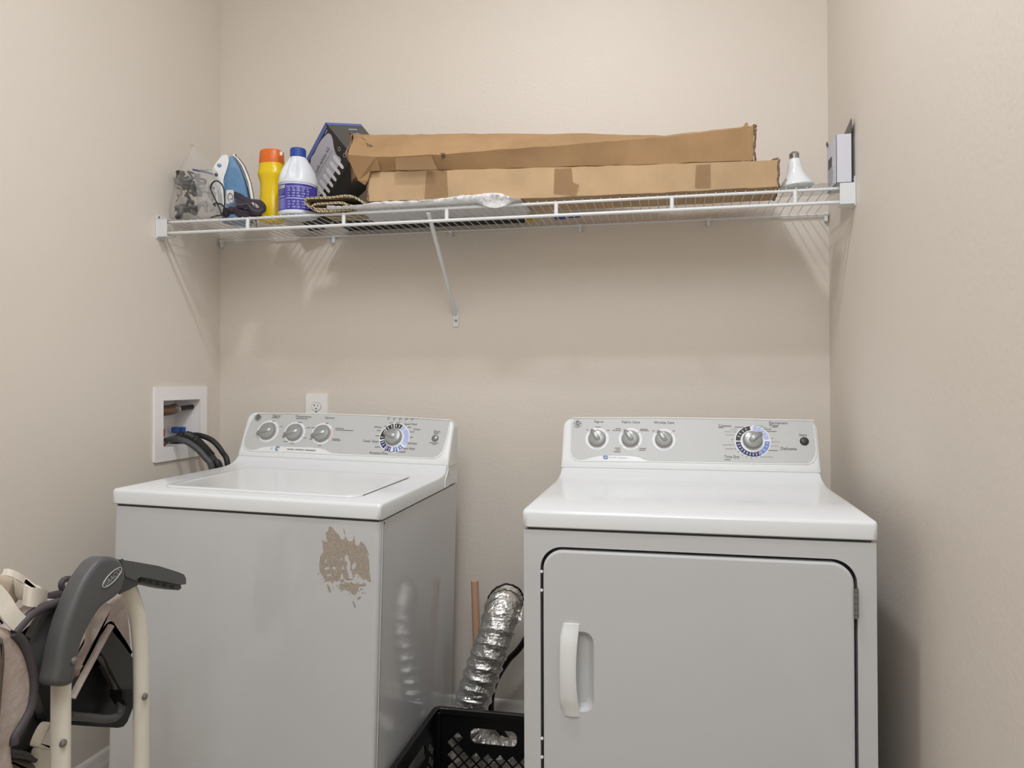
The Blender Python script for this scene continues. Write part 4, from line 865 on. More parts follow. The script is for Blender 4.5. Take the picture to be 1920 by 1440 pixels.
for k in range(16):
    c = at(R.uniform(338, 372), R.uniform(330, 400), 'y', R.uniform(-.285, -.235)); c = Vector((max(c.x, .028), c.y, max(c.z, DK+.02)))
    pts = [tuple(c+Vector((R.uniform(-.02, .02), R.uniform(-.018, .018), R.uniform(-.02, .02)))) for _ in range(6)]; pts = [(max(p[0], .012), p[1], max(p[2], DK+.008)) for p in pts]
    b.tube(pts, R.uniform(.003, .006), 'lump' if k % 3 else 'dark', 8, 5, loop=True)
bg.put(b.build('cord_bundle'))
b = MB()
for pts in ([(331, 352), (338, 354), (341, 362), (336, 368), (332, 364), (334, 372), (330, 378)], [(327, 396), (331, 392), (336, 398), (338, 408)]):
    b.tube([tuple(at(u, v, 'y', -.30)) for u, v in pts], .0012, 'print_black', 6, 4)
bg.put(b.build('bag_print'))
zb = Root('zip_bag', (.115, -.285, DK), 'resealable zip bag with a blue closure strip in front of the dark cord bag', 'plastic bag')
b = bagshape([(320, 362, 404, .004), (330, 364, 408, .009), (350, 368, 412, .016), (375, 372, 414, .022), (398, 372, 416, .024), (410, 372, 412, .02)], -.292, .02, 8, 'film_zip', 'bag', .0025)
zb.put(b.build('bag_film', smooth=80))
b = MB(); b.ribbon([tuple(at(u, v, 'y', -.296)) for u, v in ((361, 318), (372, 320), (385, 322.5), (400, 327))], .006, (0, 0, 1), .002, 'zip'); zb.put(b.build('zip_strip'))
b = MB(); b.lathe([(.0055, 0), (.0055, .003), (.002, .004)], 'graph', 14, Matrix.Translation(at(406, 328, 'y', -.296)) @ Matrix.Rotation(math.pi/2, 4, 'X')); zb.put(b.build('zip_slider'))
b = MB()
for k in range(6):
    c = at(R.uniform(384, 400), R.uniform(350, 395), 'y', -.285); b.tube([tuple(c+Vector((R.uniform(-.015, .015), R.uniform(-.01, .01), R.uniform(-.015, .015)))) for _ in range(5)], .004, 'grey_plastic', 8, 4)
zb.put(b.build('bag_contents'))
# black cord loop
b = MB(); pts = [(416, 404), (409, 385), (398, 362), (395, 350), (402, 340), (411, 341), (419, 352), (421, 370), (421, 386), (416, 402), (404, 405), (396, 408)]
b.tube([tuple(at(u, v, 'y', -.318 if i < 10 else -.300)) for i, (u, v) in enumerate(pts)], .0022, 'black', 10, 6)
b.tube([tuple(at(u, v, 'y', -.322)) for u, v in ((404, 386), (401, 383), (406, 381), (416, 384), (424, 392), (432, 398))], .0024, 'black', 10, 5)
thing(b, 'power_cord', 'thin black cord looped up in front of the iron', 'cord')
# charcoal pouch
pc = Root('fabric_pouch', (.215, -.30, DK), 'crumpled charcoal fabric strap lying on the shelf in front of the iron', 'pouch')
b = MB(); PY = -.285
def pp_(l, ys): return [tuple(at(u, v, 'y', y)) for (u, v), y in zip(l, ys)]
b.ribbon(pp_([(438, 356), (446, 365), (456, 372), (470, 376), (484, 378), (493, 388), (493, 398), (484, 402)], [-.25, -.26, -.27, -.28, -.285, -.29, -.30, -.30]), .040, (0, .9, .45), .005, 'pouch', 6)
b.ribbon(pp_([(444, 378), (452, 384), (462, 382), (470, 388), (478, 396), (490, 396), (494, 388)], [-.30, -.305, -.31, -.31, -.31, -.305, -.30]), .030, (0, .35, .9), .005, 'pouch', 6)
pc.put(b.build('fabric_band', smooth=60, subsurf=1))
b = MB()
for l, r_ in ([(420, 404), (430, 396), (445, 394), (456, 398), (470, 399), (488, 402)], .011), ([(424, 398), (434, 393), (442, 396), (452, 403), (470, 405)], .010): b.tube(pp_(l, [-.298]*9), r_, 'pouch', 12, 5, rf=lambda f: .8+.3*math.sin(f*19)**2)
pc.put(b.build('gathered_edge', smooth=70))
b = MB(); b.tube(pp_([(440, 381), (452, 384), (462, 382), (468, 387), (474, 394), (484, 396), (493, 392)], [-.317]*7), .0014, 'pouch_edge', 8, 5); pc.put(b.build('seam_piping'))
tg = MB(); tg.poly([[(at(u, v, 'y', -.30).x, at(u, v, 'y', -.30).z) for u, v in rrect(424, 356, 438, 382, 3, 4)]], .001, 'iron_white', basis((0, -.30, 0), (1, 0, 0), (0, 0, 1), (0, -1, 0)))
for q in (((429, 376), (427, 368), (431, 362), (436, 366), (436, 373), (432, 372)), ((430, 379), (436, 381), (437, 376))): tg.tube([tuple(at(u, v, 'y', -.3018)) for u, v in q], .0012, 'ink_soft', 6, 4)
pc.put(tg.build('care_tag', smooth=0))

# checked cloth, folded
b = MB(); CY = -.300
def fold(pts, y0, y1, th):
    top = [at(u, v, 'y', y0) for u, v in pts]; b.ribbon([(p.x, (y0+y1)/2, p.z) for p in top], abs(y1-y0), (0, 1, 0), th, 'cloth', 6)
fold([(572, 372), (590, 371), (620, 370), (645, 367), (660, 368), (672, 374), (684, 382), (676, 388), (655, 385), (640, 380), (615, 381), (590, 383), (586, 390), (610, 392), (640, 388), (655, 386)], -.322, -.19, .0065)
fold([(573, 373), (573, 381), (586, 391), (596, 396), (625, 395), (660, 391)], -.322, -.20, .0060)
thing(b, 'checked_cloth', 'folded cream and brown checked cloth beside the white jug', 'cloth', smooth=60, bevel=0)

# milky plastic bag under the boxes
nt = M['film_white'].node_tree; tl = nt.nodes.new('ShaderNodeBsdfTranslucent'); tl.inputs[0].default_value = lin((240, 240, 242)); m2_ = nt.nodes.new('ShaderNodeMixShader'); m2_.inputs[0].default_value = .12
pb = nt.nodes['Principled BSDF']; mxn = [n for n in nt.nodes if n.type == 'MIX_SHADER' and n != m2_][0]; nt.links.new(pb.outputs[0], m2_.inputs[1]); nt.links.new(tl.outputs[0], m2_.inputs[2]); nt.links.new(m2_.outputs[0], mxn.inputs[2])
b = MB(); R = random.Random(21)
topl = [(614, 384), (640, 386), (680, 382), (720, 377), (760, 376), (800, 374), (840, 370), (865, 365.5), (890, 364.5), (915, 361), (935, 361.5), (950, 366), (965, 373), (976, 378)]
T_p = spline([Vector((u, v, 0)) for u, v in topl], 7); rings = []
for i, q in enumerate(T_p):
    p = at(q.x, q.y, 'y', -.326); f = i/(len(T_p)-1); back = -.135 if .1 < f < .93 else -.17; zt_ = max(p.z, DK+.003); rg = []
    w_ = lambda a: R.uniform(-a, a)
    hgt = zt_-DK; lowz = DK+.001-(.020*math.sin(math.pi*(q.x-893)/72) if 893 < q.x < 965 else 0); fr_ = [(-.322, lowz), (-.3265+w_(.001), DK+hgt*.2), (-.329+w_(.003), DK+hgt*.45), (-.331+w_(.003), DK+hgt*.7), (-.326+w_(.002), zt_-.001+w_(.0012))]
    inner = min(zt_, max(DK+.008, secs[0][0][2]-.11)); 
    zi = DK+.006 if q.x < 690 else min(zt_-.001, DK+.010)
    fr_ += [(-.320, zt_-.001), (-.316, zi), (-.24, DK+.006+w_(.001)), (-.20, DK+.005+w_(.001)), (back+w_(.004), DK+.003), (back, DK+.0012), (-.20, DK+.001), (-.24, DK+.001)]
    rings.append([(p.x+w_(.0015), y, z if k_i == 0 else max(z, DK+.0008)) for k_i, (y, z) in enumerate(fr_)])
b.loft(rings, 'film_white', True, True, True); thing(b, 'milky_plastic_bag', 'crinkled translucent white plastic bag squashed flat under the long boxes', 'plastic bag', smooth=70)
# dark flat case behind
b = MB(); b.box((.50, -.125, DK+.0075), (1.12, -.022, DK+.026), 'black'); b.box((.503, -.021, DK+.003), (1.118, -.018, DK+.030), 'carton_side'); thing(b, 'flat_black_case', 'thin black case lying at the back of the shelf against the wall', 'case', bevel=.003)
b = MB(); p = at(987, 416, 'z', DK); b.tube([tuple(p+Vector((0, .0, .005))), tuple(p+Vector((.012, .01, .007))), tuple(p+Vector((.022, -.002, .005))), tuple(p+Vector((.030, .008, .006)))], .0045, 'yellow_bit', 8, 4); thing(b, 'yellow_scrap', 'small yellow scrap poking out behind the boxes', 'scrap')
for i, (u, v, lab) in enumerate(((1050, 411, 'blue plastic clip at the back of the shelf, left one of two'), (1076, 408, 'blue plastic clip at the back of the shelf, right one of two'))):
    p = at(u, v, 'z', DK); b = MB(); b.box((p.x-.018, p.y-.012, DK+.0006), (p.x+.018, p.y+.012, DK+.012), 'valve_blue'); thing(b, 'plastic_clip', lab, 'clip', 'blue clips at the back of the shelf', bevel=.003)

# reflector bulb upside down
BX, BY = at(1494, 345, 'y', -.262).x, -.262; hz = at(1486, 284, 'y', BY).z-DK-.004
rb = Root('reflector_bulb', (BX, BY, DK), 'white reflector light bulb standing upside down near the right end of the shelf', 'light bulb')
TB = Matrix.Translation((BX, BY, DK+.004)) @ Matrix.Rotation(math.radians(-4), 4, 'Y')
b = MB(); sp = [(p.x, p.y) for p in spline([Vector((a, c, 0)) for a, c in ((.0001, -.002), (.030, .0), (.0420, .006), (.0430, .012), (.036, .024), (.026, .042), (.0205, .060), (.0175, .082), (.0150, .0925))], 5)]
b.lathe([(max(a, .0001), c*hz/.118) for a, c in sp], 'bulb', 36, TB, False, True); rb.put(b.build('glass', smooth=60))
b = MB(); th = [(.0130, hz*.78)]
for k in range(9): th.append((.0132 if k % 2 else .0118, hz*(.79+.020*k)))
th += [(.010, hz*.975), (.004, hz), (.0001, hz*1.002)]
b.lathe(th, 'chrome', 24, TB, True, False); rb.put(b.build('screw_base', smooth=30))
b = MB(); R = random.Random(31); g = []
for i in range(14):
    row = []
    for j in range(10):
        x = BX-.038+.0115*i; y = -.312+.0135*j; h = (.012 if (i < 6) else .006)*(1-abs(j-2)/9)
        dd = math.hypot(x-BX, y-BY); z = DK+.001+R.uniform(0, h) if dd > .046 else DK+.0008
        row.append((x+R.uniform(-.003, .003), y+R.uniform(-.003, .003), z))
    g.append(row)
b.loft(g, 'film_zip', False, False, False); o = thing(b, 'plastic_wrap', 'crumpled clear plastic wrapper under the upside-down bulb', 'wrapper', smooth=0)
# white carton at the right end
wc = Root('white_carton', (2.015, -.27, DK), 'narrow white carton standing open against the right wall', 'box')
wx0, wx1, wy0, wy1 = at(1568, 300, 'y', -.322).x, 2.0405, -.322, -.215; wz = at(1585, 251, 'y', -.322).z
b = MB(); th = .0012
b.box((wx0, wy0, DK), (wx1, wy0+th, wz), 'carton_white'); b.box((wx0, wy1-th, DK), (wx1, wy1, wz), 'carton_white'); b.box((wx0, wy0, DK), (wx0+th, wy1, wz), 'carton_white'); b.box((wx1-th, wy0, DK), (wx1, wy1, wz), 'carton_white'); b.box((wx0, wy0, DK), (wx1, wy1, DK+th), 'carton_white')
wc.put(b.build('carton_body', smooth=0))
LM2 = basis((wx0, wy1, DK), (0, -1, 0), (0, 0, 1), (-1, 0, 0)); b = MB(); R = random.Random(41)
for k in range(15):
    h = wz-DK; t = h*(.12+.038*k); wl = .07 if k < 9 else .055; mm = 'ink_soft' if k < 9 else 'ink'; hh = .0012 if k < 9 else .0035
    b.poly([[(.012, t), (.012+wl*R.uniform(.6, 1), t), (.012+wl*R.uniform(.6, 1), t+hh), (.012, t+hh)]], 0, mm, LM2, .0004)
wc.put(b.build('side_print', smooth=0))
b = MB(); b.add([(wx1-.0008, wy0, wz), (wx1-.0008, wy1, wz), (wx1+.0005, wy1-.01, wz+.022), (wx1+.0005, wy0+.004, wz+.040), (wx1+.0005, wy0, wz+.034)], [(0, 1, 2, 3, 4)], 'dark'); wc.put(b.build('top_flap', smooth=0, solid=.0012))
b = MB(); b.add([(wx0, wy1-.02, wz), (wx0, wy1, wz), (wx0-.003, wy1, wz+.010), (wx0-.003, wy1-.016, wz+.012)], [(0, 1, 2, 3)], 'carton_side'); b.add([(wx0+.012, wy1, wz), (wx1-.006, wy1, wz), (wx1-.010, wy1+.006, wz+.014), (wx0+.018, wy1+.006, wz+.014)], [(0, 1, 2, 3)], 'carton_side'); wc.put(b.build('back_flap', smooth=0, solid=.0010))

# ------------------------------------------------------------------ between the machines
# foil duct
dc = Root('foil_duct', (1.02, -.24, 0), 'crinkled silver foil dryer duct standing between the two machines', 'duct')
mid = [at(947, 1129, 'y', -.175), at(941, 1146, 'y', -.215), at(934, 1172, 'y', -.240), at(923, 1208, 'y', -.255), at(908, 1250, 'y', -.258), at(891, 1300, 'y', -.257), at(876, 1345, 'y', -.255)]
mid = [Vector((min(max(p.x, .992), 1.2), p.y, p.z)) for p in mid]
low_ = [Vector((.995, -.25, .135)), Vector((1.03, -.232, .085)), Vector((1.10, -.205, .066)), Vector((1.17, -.165, .066)), Vector((1.24, -.118, .070)), Vector((1.36, -.095, .078))]
P = spline(mid+low_, 24); R = random.Random(77); rings = []; n = 44; s_len = 0; prev = None
for i, p in enumerate(P):
    t = (P[min(i+1, len(P)-1)]-P[max(i-1, 0)]).normalized()
    if i: s_len += (p-P[i-1]).length
    a = prev if prev is not None else Vector((0, -1, 0)); a = (a-t*a.dot(t)).normalized(); bb = t.cross(a); prev = a; rg = []
    for k in range(n):
        ang = 2*math.pi*k/n; ph = s_len/.034 + ang/(2*math.pi)*1.0; fr_ = ph % 1
        rad = .0485 + .0060*abs(2*fr_-1)**2.2 + R.uniform(-.0016, .0016)
        sk = t*(.018*math.cos(ang-1.9)+R.uniform(-.0008, .0008))
        rg.append(tuple(p+a*math.cos(ang)*rad+bb*math.sin(ang)*rad+sk))
    rings.append(rg)
b = MB(); b.loft(rings, 'foil', True, False, False); du = dc.put(b.build('duct_body', smooth=28, solid=0))
b = MB(); ctr = sum((Vector(p) for p in rings[0]), Vector())/n; ax = (P[0]-P[3]).normalized()
r0 = [Vector(p) for p in rings[0]]
b.loft([[tuple(ctr+(p-ctr)*1.0-ax*.02) for p in r0], [tuple(ctr+(p-ctr)*1.0+ax*.006) for p in r0], [tuple(ctr+(p-ctr)*.97+ax*.007) for p in r0], [tuple(ctr+(p-ctr)*.95-ax*.05) for p in r0]], 'foil', True, False, False); dc.put(b.build('end_collar', smooth=40))
b = MB(); b.tube([tuple(ctr+(p-ctr)*1.04+ax*.004) for p in r0], .0022, 'black', 8, 1, loop=True); dc.put(b.build('collar_wire'))
b = MB(); g = at(972, 1150, 'y', -.27)
for k in range(7): b.add([tuple(g+Vector((R.uniform(-.008, .010), R.uniform(-.01, .02), R.uniform(-.02, .02)))) for _ in range(4)], [(0, 1, 2, 3)], 'foil')
dc.put(b.build('torn_foil', smooth=0))
# wooden handle
b = MB(); tp = at(890.5, 1096, 'y', -.12); bt = Vector((.992, -.115, 0))
b.tube([tuple(bt), tuple(tp.lerp(bt, .5)), tuple(tp-Vector((0, 0, .008))), tuple(tp)], .0118, 'wood', 16, 4, rf=lambda f: 1 if f < .93 else .93)
thing(b, 'wooden_handle', 'upright light wooden broom handle behind the foil duct', 'handle')
b = MB(); pts = [(1.20, -.06, .50), tuple(at(980, 1207, 'y', -.07)), tuple(at(950, 1242, 'y', -.075)), tuple(at(925, 1290, 'y', -.08)), tuple(at(922, 1345, 'y', -.08)), tuple(at(940, 1372, 'y', -.08)), tuple(at(968, 1402, 'y', -.075)), (1.20, -.045, .012), (1.3, -.035, .012)]
b.tube(pts, .0095, 'black', 12, 6); thing(b, 'dryer_cord', 'thick black power cord hanging behind the foil duct', 'cord')
# milk crate
cx0, cx1, cy0, cy1, ch = .9405, 1.2655, -.715, -.386, .28
ck = Root('milk_crate', ((cx0+cx1)/2, (cy0+cy1)/2, 0), 'black plastic milk crate with lattice sides on the floor between the machines', 'crate')
def wallpoly(L, hand=True):
    hs = [rrect(L*.30, ch-.092, L*.70, ch-.050, .016, 5)] if hand else []; s_ = .034; k = .0285
    for i in range(-1, 20):
        for j in range(0, 20):
            x = .028+s_*i*1.0+ (s_/2 if j % 2 else 0); z = .030+s_/2*j*1.0
            if x-k/2 < .022 or x+k/2 > L-.022 or z-k/2 < .018 or z+k/2 > ch-.048: continue
            if L*.30-.014-k/2 < x < L*.70+.014+k/2 and z > ch-.092-.012-k/2: continue
            if z > ch-.075 and (x < L*.26 or x > L*.74): continue
            hs.append([(x-k/2, z), (x, z-k/2), (x+k/2, z), (x, z+k/2)])
    return [[(0, 0), (L, 0), (L, ch-.004), (0, ch-.004)]]+hs
LX, LY2 = cx1-cx0, cy1-cy0
for nm, T, L in (('rear_wall', basis((cx0, cy1, 0), (1, 0, 0), (0, 0, 1), (0, -1, 0)), LX), ('front_wall', basis((cx0, cy0+.004, 0), (1, 0, 0), (0, 0, 1), (0, -1, 0)), LX), ('side_wall', basis((cx0+.004, cy0, 0), (0, 1, 0), (0, 0, 1), (1, 0, 0)), LY2), ('side_wall', basis((cx1, cy0, 0), (0, 1, 0), (0, 0, 1), (1, 0, 0)), LY2)):
    b = MB(); b.poly(wallpoly(L), .004, 'black', T); ck.put(b.build(nm, smooth=0))
b = MB(); b.box((cx0, cy0, 0), (cx1, cy1, .006), 'black'); ck.put(b.build('crate_bottom', smooth=0))
b = MB(); e = .006
o1 = rrect(cx0-e, cy0-e, cx1+e, cy1+e, .020, 5); o2 = rrect(cx0+.008, cy0+.008, cx1-.008, cy1-.008, .014, 5)
b.loft([[(x, y, ch-.016) for x, y in o1], [(x, y, ch-.001) for x, y in o1], [(x, y, ch) for x, y in ins(o1, .002)], [(x, y, ch) for x, y in ins(o2, -.002)], [(x, y, ch-.002) for x, y in o2], [(x, y, ch-.016) for x, y in o2], [(x, y, ch-.016) for x, y in o1]], 'black', True, False, False)
ck.put(b.build('rim', smooth=35))
for (x, y) in ((cx0, cy0), (cx1, cy0), (cx0, cy1), (cx1, cy1)):
    b = MB(); sx = 1 if x == cx0 else -1; sy = 1 if y == cy0 else -1
    xa, xb = sorted((x-.002*sx, x+.016*sx)); ya, yb = sorted((y-.002*sy, y+.016*sy)); b.box((xa, ya, .0), (xb, yb, ch-.010), 'black'); ck.put(b.build('corner_post', bevel=.003, seg=2))

# ------------------------------------------------------------------ folded high chair at the left
HX = .600
hc = Root('high_chair', (.40, -1.2, 0), 'folded baby high chair with grey arm, cream legs and taupe padding at the left', 'high chair')
def zp(x, y): return (x/3.348, 1010+y/3.348)      # coordinates read in the enlarged view
PL = basis((0, 0, 0), (0, 1, 0), (0, 0, 1), (1, 0, 0))
def hp(x, y, X=HX): p = at(*zp(x, y), 'x', X); return (p.y, p.z)
def h3(x, y, X=HX): return tuple(at(*zp(x, y), 'x', X))
def slab(pts, X, th, m, bev=.006, sm=0, seg=4):
    o = [hp(x, y, X) for x, y in pts]; o = smooth2(o, sm) if sm else o
    b = MB(); T = basis((X, 0, 0), (0, 1, 0), (0, 0, 1), (1, 0, 0)); b.poly([o], th, m, T, 0); return b
def inset(o, d):
    n = len(o); area = sum(o[i][0]*o[(i+1) % n][1]-o[(i+1) % n][0]*o[i][1] for i in range(n)); sg = 1 if area > 0 else -1; out = []
    for i in range(n):
        a, p, c = Vector(o[i-1]), Vector(o[i]), Vector(o[(i+1) % n]); e1 = (p-a); e2 = (c-p)
        if e1.length < 1e-7 or e2.length < 1e-7: out.append(tuple(p)); continue
        e1.normalize(); e2.normalize(); nn = Vector((-(e1.y+e2.y), e1.x+e2.x)); 
        if nn.length < .2: nn = Vector((-e2.y, e2.x))
        nn.normalize(); out.append(tuple(p+nn*d*sg))
    return out
def cushion(pts, X, th, m, r, sm=4, seg=5):
    """rounded slab: front face at X, thickness th going to -x, edges rounded by r"""
    o = smooth2([hp(x, y, X) for x, y in pts], sm); rings = []
    for k in range(seg+1):
        a = math.pi/2*k/seg; rings.append([(X-r*(1-math.sin(a)), y, z) for y, z in inset(o, r*(1-math.cos(math.pi/2-a)))]) if False else None
    prof = [(r*(1-math.sin(math.pi/2*k/seg)), r*(1-math.cos(math.pi/2*k/seg))) for k in range(seg+1)]   # (inset, depth)
    for ins_, dep in prof: rings.append([(X-dep, y, z) for y, z in inset(o, ins_)])
    for ins_, dep in prof[::-1][1:]: rings.append([(X-th+dep, y, z) for y, z in inset(o, ins_)])
    b = MB(); b.loft([r_ for r_ in rings], m); return b
# near side: front tube and rear tube to the floor
p0 = Vector(h3(384, 880, HX-.016)); p1 = Vector(h3(379, 1430, HX-.016)); dv = (p1-p0); bt = p0+dv*((p0.z-.02)/(-dv.z)); bt.x = HX-.016
b = MB(); b.tube([tuple(p0), tuple(p0.lerp(bt, .5)), tuple(bt)], .0155, 'cream', 18, 4, flat=.9); hc.put(b.build('front_leg'))
q = [h3(800, 300, HX-.018), h3(838, 400, HX-.018), h3(868, 520, HX-.018), h3(884, 700, HX-.018), h3(888, 900, HX-.018), h3(888, 1430, HX-.018)]; e = Vector(q[-1]); e2 = Vector(q[-2]); dv = e-e2; q.append(tuple(e+dv*((e.z-.02)/(-dv.z))))
b = MB(); b.tube(q, .0152, 'cream', 18, 6, flat=.9); hc.put(b.build('rear_leg'))
for X in (.165,):
    for off, src in ((0, [tuple(p0), tuple(p0.lerp(bt, .5)), tuple(bt)]), (0, q)):
        b = MB(); b.tube([(X, p[1], p[2]) for p in src], .0153, 'cream', 14, 4, flat=.9); hc.put(b.build('front_leg' if len(src) == 3 else 'rear_leg'))
for yy in (bt.y, q[-1][1]):
    b = MB(); b.tube([(.165, yy, .022), (HX-.016, yy, .022)], .0150, 'cream', 14, 1); hc.put(b.build('foot_bar'))
for x, y, X in ((398, 1285, HX), (911, 992, HX-.001), (465, 765, HX+.0225)):
    c = Vector(h3(x, y, X)); b = MB(); b.lathe([(.0065, -.002), (.006, .0015), (.0035, .0035), (.0001, .004)], 'steel', 20, Matrix.Translation(c) @ Matrix.Rotation(math.pi/2, 4, 'Y'), False, False); hc.put(b.build('rivet'))
# arm housing
arm = [(345, 905), (375, 928), (430, 928), (470, 900), (490, 800), (505, 740), (525, 650), (575, 540), (640, 440), (700, 392), (745, 358), (782, 300), (797, 240), (785, 170), (752, 126), (705, 112), (660, 116), (620, 140), (585, 180), (550, 230), (510, 305), (470, 400), (432, 500), (402, 600), (380, 700), (362, 810)]
b = cushion(arm, HX+.022, .036, 'graph', .0095, sm=3); hc.put(b.build('arm_housing', smooth=70))
hub = [(745, 352), (800, 325), (868, 290), (868, 262), (835, 205), (795, 150), (770, 125), (735, 140), (720, 250)]
b = slab(hub, HX+.010, .034, 'graph2'); hc.put(b.build('hub', bevel=.006, seg=3))
ar = [(760, 132), (830, 142), (1000, 172), (1120, 210), (1155, 225), (1168, 250), (1168, 286), (1135, 290), (1000, 262), (885, 240), (850, 262), (790, 240)]
b = slab(ar, HX+.012, .026, 'graph'); am = hc.put(b.build('folded_armrest', bevel=.007, seg=5))
b = slab([(885, 242), (1000, 264), (1135, 290), (1138, 312), (1120, 324), (1050, 316), (960, 296), (882, 280)], HX+.008, .028, 'graph2'); rk = hc.put(b.build('height_rack', bevel=.002, seg=2))
b = MB()
for x, y in ((903, 262), (945, 272), (988, 282), (1032, 292), (1080, 302)):
    o = [hp(x-16, y-13, HX+.0085), hp(x+14, y-8, HX+.0085), hp(x+14, y+12, HX+.0085), hp(x-16, y+6, HX+.0085)]; b.poly([o], 0, 'black', basis((HX+.0085, 0, 0), (0, 1, 0), (0, 0, 1), (1, 0, 0)), 0)
hc.put(b.build('rack_notches', smooth=0))
# raised oval emblem with lettering
c = Vector(h3(703, 243, HX+.0225)); A_ = Vector(h3(645, 300, HX+.0225)); B_ = Vector(h3(762, 186, HX+.0225)); ex_ = (B_-A_); el = ex_.length; ex_.normalize(); ez = Vector((1, 0, 0)); ey = ez.cross(ex_)
EM = basis(c, ex_, ey, ez); b = MB(); b.tube([tuple(EM @ Vector((x, y, .0006))) for x, y in circ(0, 0, el*.50, el*.185, 40)], .0009, 'emblem', 8, 1, loop=True)
b.text('GRACO', (0, 0, el*.80, el*.21), 'emblem', EM, z=.0010); hc.put(b.build('oval_emblem', smooth=0))
# seat shell and frame
b = cushion([(412, 392), (340, 440), (260, 520), (200, 620), (188, 690), (205, 780), (250, 850), (320, 880), (360, 600)], HX-.03, .02, 'graph', .008, sm=3); hc.put(b.build('seat_shell', smooth=70))
b = slab([(395, 395), (300, 480), (225, 590), (196, 640), (190, 620), (240, 520), (320, 430), (390, 385)], HX-.022, .012, 'graph2', sm=0); hc.put(b.build('shell_lip', bevel=.003))
b = slab([(440, 1010), (520, 880), (600, 735), (690, 560), (760, 640), (835, 760), (835, 1060), (800, 1150), (775, 1180), (740, 1188), (600, 1180), (430, 1168), (300, 1150), (220, 900), (280, 840), (440, 850)], HX-.085, .02, 'black', sm=0); hc.put(b.build('seat_underside', bevel=.006))
b = slab([(622, 700), (650, 640), (700, 575), (770, 660), (838, 755), (838, 945), (758, 942), (700, 830), (660, 750)], HX-.050, .024, 'graph2'); hc.put(b.build('seat_bracket', bevel=.004))
b = slab([(765, 950), (835, 955), (835, 1050), (800, 1050), (770, 1000)], HX-.045, .028, 'black'); hc.put(b.build('latch', bevel=.004))
b = MB(); b.tube([h3(x, y, HX-.062) for x, y in ((440, 1112), (560, 1122), (660, 1132), (725, 1120), (757, 1075), (752, 980), (715, 880), (670, 790), (615, 725))], .0075, 'brass', 12, 6); b.mats[0] = M['graph']; hc.put(b.build('seat_tube'))
b = MB(); b.tube([h3(x, y, HX-.030) for x, y in ((452, 1000), (520, 870), (600, 720), (660, 610), (698, 545))], .0060, 'fabric_lt', 12, 4); hc.put(b.build('pad_edge_rod'))
# padding
def pad(pts, X, th, m, name, seed=0, bev=.014):
    b = cushion(pts, X, th, m, min(bev, th*.48), sm=3); o = hc.put(b.build(name, smooth=75)); return o
pad([(592, 565), (600, 500), (650, 425), (720, 375), (772, 350), (800, 400), (818, 520), (832, 740), (775, 665), (710, 575), (690, 545), (650, 590), (600, 700), (560, 770), (500, 870), (480, 830), (530, 730)], HX-.065, .05, 'fabric', 'seat_pad', bev=.008)
pad([(585, 640), (590, 520), (650, 430), (700, 405), (722, 430), (700, 480), (655, 560), (620, 650), (560, 760), (520, 820), (505, 800), (560, 700)], HX-.022, .022, 'fabric_lt', 'pad_fold', bev=.008)
pad([(-360, 540), (-60, 545), (70, 560), (125, 600), (190, 690), (228, 800), (240, 900), (232, 1010), (200, 1110), (135, 1215), (105, 1300), (110, 1400), (130, 1640), (-360, 1640)], HX-.020, .06, 'fabric', 'back_pad', bev=.018)
pad([(-300, 640), (0, 620), (40, 640), (50, 760), (35, 950), (20, 1150), (10, 1400), (0, 1640), (-300, 1640)], HX-.006, .03, 'fabric_dk', 'pad_center', bev=.010)
pad([(95, 590), (190, 490), (270, 420), (330, 385), (400, 388), (330, 450), (260, 530), (205, 620), (170, 690), (140, 650)], HX-.048, .045, 'fabric_lt', 'upper_pad', bev=.012)
b = MB(); b.tube([h3(x, y, HX-.020) for x, y in ((90, 590), (140, 650), (178, 730), (205, 840), (210, 950), (190, 1060), (140, 1160), (90, 1240), (85, 1290))], .0072, 'piping', 12, 6); hc.put(b.build('pad_piping'))
b = MB(); b.tube([h3(x, y, HX-.020) for x, y in ((92, 592), (130, 545), (190, 480), (260, 435), (330, 410), (400, 392))], .0072, 'piping', 12, 6); hc.put(b.build('pad_piping'))
b = MB(); b.tube([h3(x, y, HX-.10) for x, y in ((465, 262), (430, 252), (398, 262), (385, 290), (400, 325), (430, 348), (465, 360))], .0055, 'piping', 12, 6); b.tube([h3(x, y, HX-.10) for x, y in ((305, 368), (360, 355), (430, 352))], .0085, 'piping', 12, 4, flat=.6); hc.put(b.build('fabric_loop'))
pad([(300, 375), (420, 365), (420, 395), (390, 400), (300, 400)], HX-.11, .02, 'black', 'strap_shadow_panel', bev=.004)
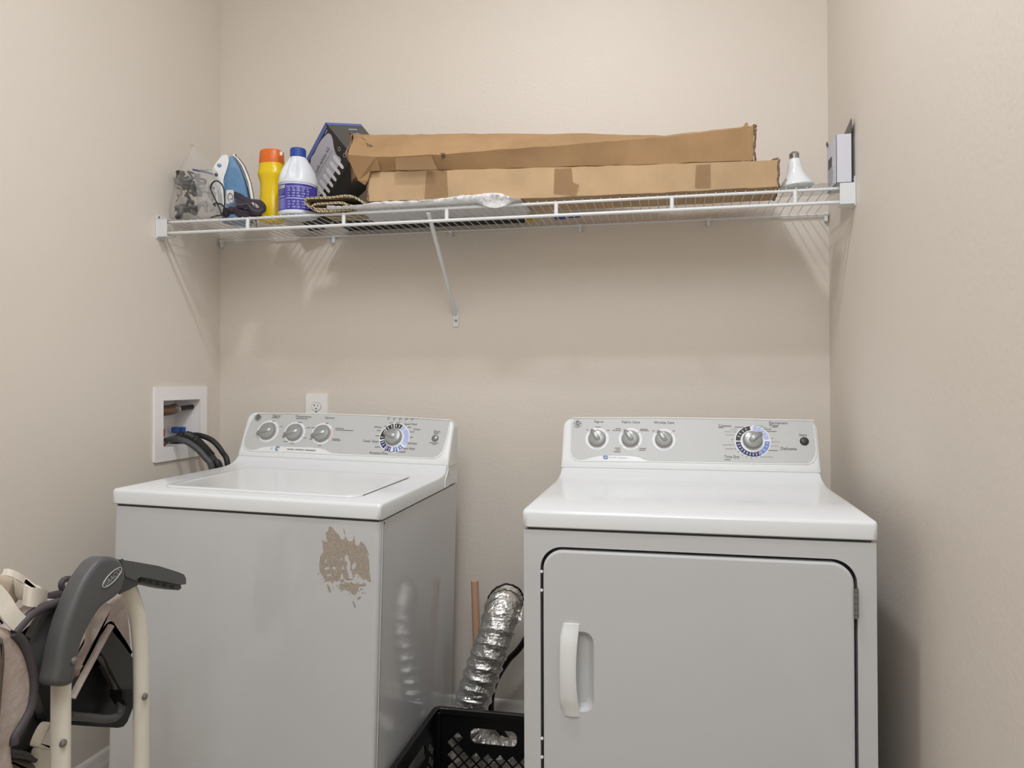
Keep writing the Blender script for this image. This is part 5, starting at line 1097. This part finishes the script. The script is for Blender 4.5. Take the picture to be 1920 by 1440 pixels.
# lower hardware
pad([(235, 1060), (310, 1060), (300, 1180), (255, 1290), (235, 1420), (225, 1500), (80, 1500), (70, 1330), (110, 1290), (170, 1200), (210, 1120)], HX-.115, .03, 'black', 'lower_bracket', bev=.006)
pad([(65, 1322), (150, 1330), (200, 1345), (238, 1380), (235, 1410), (180, 1390), (60, 1370)], HX-.06, .03, 'graph2', 'lower_clamp', bev=.006)
pad([(62, 1378), (130, 1372), (190, 1390), (236, 1420), (238, 1500), (60, 1500)], HX-.07, .03, 'fabric_dk', 'mesh_sleeve', bev=.010)
pad([(240, 1298), (262, 1235), (302, 1165), (330, 1165), (330, 1318), (290, 1322), (250, 1312)], HX-.05, .02, 'cream', 'release_lever', bev=.006)
pad([(262, 1318), (318, 1318), (318, 1560), (238, 1560), (242, 1400)], HX-.09, .02, 'cream', 'footrest', bev=.004)
# harness straps
b = MB(); b.ribbon([h3(-40, 330, HX-.03), h3(20, 400, HX-.025), h3(70, 480, HX-.02), h3(140, 550, HX-.018)], .026, (.05, .75, .45), .0022, 'web', 6); hc.put(b.build('harness_strap'))
b = MB(); b.ribbon([h3(150, 350, HX-.030), h3(190, 365, HX-.018), h3(240, 372, HX-.022), h3(290, 385, HX-.045)], .030, (.0, .1, .99), .003, 'web', 6); hc.put(b.build('harness_strap'))
b = MB(); b.ribbon([h3(25, 210, HX-.05), h3(60, 212, HX-.04), h3(110, 235, HX-.035), h3(150, 262, HX-.035)], .010, (0, .35, .9), .004, 'web', 6); hc.put(b.build('harness_strap'))
pad([(-120, 240), (0, 222), (60, 230), (135, 268), (150, 330), (130, 400), (60, 440), (0, 440), (-120, 420)], HX-.075, .04, 'web2', 'harness_pad', bev=.012)
pad([(-120, 430), (0, 410), (60, 520), (90, 590), (60, 625), (-120, 630)], HX-.085, .03, 'web2', 'harness_fold', bev=.010)
pad([(140, 250), (165, 240), (205, 258), (238, 285), (270, 300), (300, 345), (306, 372), (270, 398), (220, 398), (160, 380), (145, 320)], HX-.05, .022, 'web', 'harness_buckle', bev=.008)
